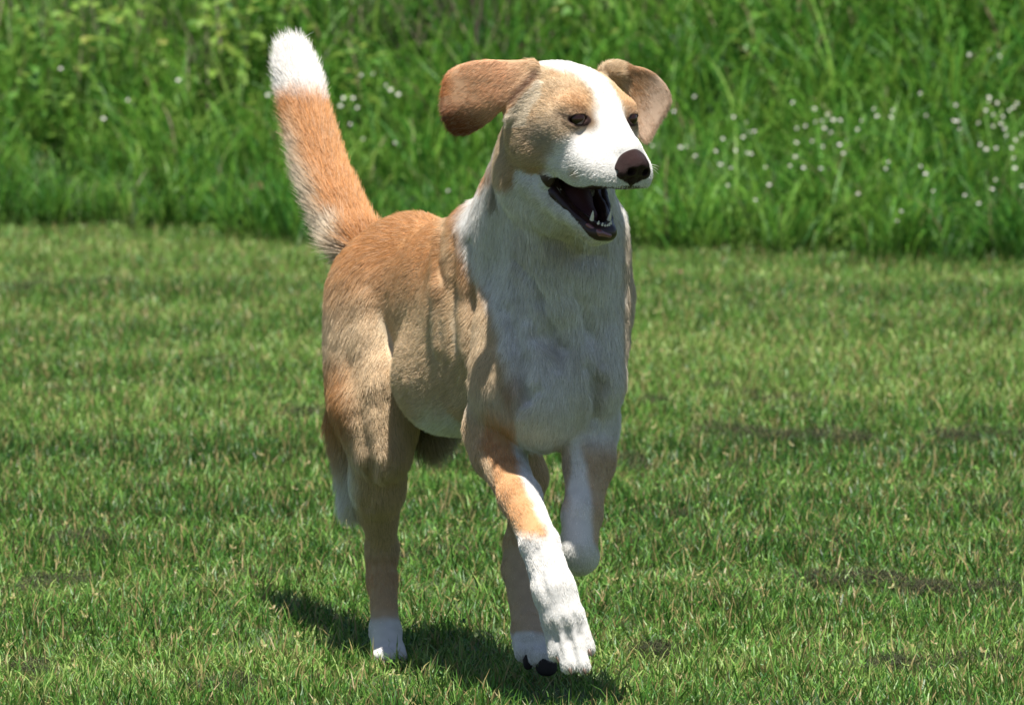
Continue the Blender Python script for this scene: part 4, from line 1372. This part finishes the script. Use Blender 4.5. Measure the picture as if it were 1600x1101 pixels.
for s in (-1, 1):
    tooth('canine_tooth', (s * 15, -143, 62), (s * 16, -123, 67), 3.3, (0, 0, -3))
    for k_, (ll, uu, ff, hh) in enumerate(((11, -146, 72, 8), (6, -148, 75, 8), (2, -149, 76, 7))):
        tooth('incisor_tooth', (s * ll, uu, ff), (s * ll, uu + hh + 3, ff + 2), 2.6)
    for k_, (ll, uu, ff, hh) in enumerate(((24, -78, 34, 9), (26, -80, 18, 13))):
        tooth('cheek_tooth', (s * ll, uu, ff), (s * ll, uu - hh, ff), 6.5)
    for k_, (ll, uu, ff, hh) in enumerate(((25, -138, 34, 9), (30, -129, 20, 12), (34, -117, 6, 12))):
        tooth('cheek_tooth', (s * ll, uu, ff), (s * ll * .96, uu + hh, ff + 2), 6)

# pads of the lifted hind paw, claws
def pad(c, r, tilt=(0, 0, 0), mat=pad_m, name='paw_pad'):
    Vt, Ft = [], []
    R_ = np.array(Euler(tilt).to_matrix())
    for i in range(13):
        th = math.pi * i / 12
        for j_ in range(18):
            ph_ = 2 * math.pi * j_ / 18
            v_ = np.array([math.sin(th) * math.cos(ph_), math.sin(th) * math.sin(ph_), math.cos(th)])
            Vt.append(np.array(c) + R_ @ (np.sign(v_) * np.abs(v_) ** .85 * np.array(r)))
    for i in range(12):
        for j_ in range(18):
            Ft.append([i * 18 + j_, i * 18 + (j_ + 1) % 18, (i + 1) * 18 + (j_ + 1) % 18, (i + 1) * 18 + j_])
    mesh_obj(name, W(np.array(Vt)), np.array(Ft), mat, root)
pad((825, 1033, -13), (8, 13, 9)); pad((854, 1040, -26), (17, 16, 10))
pad((826, 897, 128), (4, 3.5, 4), name='dewclaw_pad'); pad((805, 886, 126), (2.6, 2.2, 3), name='dewclaw_pad'); pad((833, 930, 96), (4, 7, 5), name='dewclaw_pad')
for (c, tp) in (((871, 1024, -414), (874, 1037, -421)), ((890, 1042, -429), (893, 1055, -434)), ((912, 1043, -427), (916, 1055, -431)), ((920, 1014, -412), (925, 1026, -418)),
                ((590, 1030, 268), (588, 1039, 258)), ((601, 1031, 262), (600, 1041, 252)), ((615, 1031, 262), (616, 1041, 252)), ((627, 1030, 268), (629, 1039, 258))):
    a_ = np.array(c, float); b_ = np.array(tp, float); z_ = (b_ - a_) / np.linalg.norm(b_ - a_)
    x_ = np.cross(z_, [0, 0, 1.]); x_ /= np.linalg.norm(x_); y_ = np.cross(z_, x_)
    Vt, Ft = [], []
    for t, rr in ((0, 3.2), (.35, 2.9), (.7, 1.9), (1, .3)):
        for j_ in range(8):
            an = j_ * math.pi / 4
            Vt.append(a_ + (b_ - a_) * t + rr * (math.cos(an) * x_ + math.sin(an) * y_) + np.array([0, 0, -2.5 * math.sin(t * 3.1)]))
    for i in range(3):
        for j_ in range(8):
            Ft.append([i * 8 + j_, i * 8 + (j_ + 1) % 8, (i + 1) * 8 + (j_ + 1) % 8, (i + 1) * 8 + j_])
    mesh_obj('claw', W(np.array(Vt)), np.array(Ft), claw_m, root)
# whiskers and brow hairs
wv_, wf_ = [], []
wr = random.Random(5)
for s in (-1, 1):
    for k_ in range(5 if s < 0 else 8):
        b0 = np.array([s * (46 + wr.uniform(-3, 2)), -60 + wr.uniform(-8, 8), 86 - wr.uniform(0, 22)])
        dr = np.array([s * 1.0, -.1 + wr.uniform(-.3, .3), .15 + wr.uniform(-.3, .3)]); L = wr.uniform(18, 38)
        for j_ in range(5):
            t = j_ / 4
            p_ = b0 + dr * L * t + np.array([0, -9 * t * t, -7 * t * t])
            w_ = 0.42 * (1 - .85 * t)
            wv_ += [p_ + (0, w_, 0), p_ - (0, w_, 0), p_ + (0, 0, w_)]
        c_ = len(wv_) - 15
        for j_ in range(4):
            for i in range(3):
                wf_.append([c_ + 3 * j_ + i, c_ + 3 * j_ + (i + 1) % 3, c_ + 3 * j_ + 3 + (i + 1) % 3, c_ + 3 * j_ + 3 + i])
for k_ in range(16):
    b0 = np.array([wr.uniform(-20, 20), -164, 44 + wr.uniform(-14, 20)]); L = wr.uniform(12, 26)
    dr = np.array([wr.uniform(-.4, .4), -1, wr.uniform(-.2, .5)])
    for j_ in range(5):
        t = j_ / 4; p_ = b0 + dr * L * t; w_ = .4 * (1 - .85 * t)
        wv_ += [p_ + (w_, 0, 0), p_ - (w_, 0, 0), p_ + (0, 0, w_)]
    c_ = len(wv_) - 15
    for j_ in range(4):
        for i in range(3):
            wf_.append([c_ + 3 * j_ + i, c_ + 3 * j_ + (i + 1) % 3, c_ + 3 * j_ + 3 + (i + 1) % 3, c_ + 3 * j_ + 3 + i])
wo_ = mesh_obj('whiskers', W(h2p(np.array(wv_))), np.array(wf_), simple_mat('whisker', (.8, .78, .74), .4, var=.02), root)
tag(wo_, kind='stuff')

print('script', round(time.time() - T0, 1))
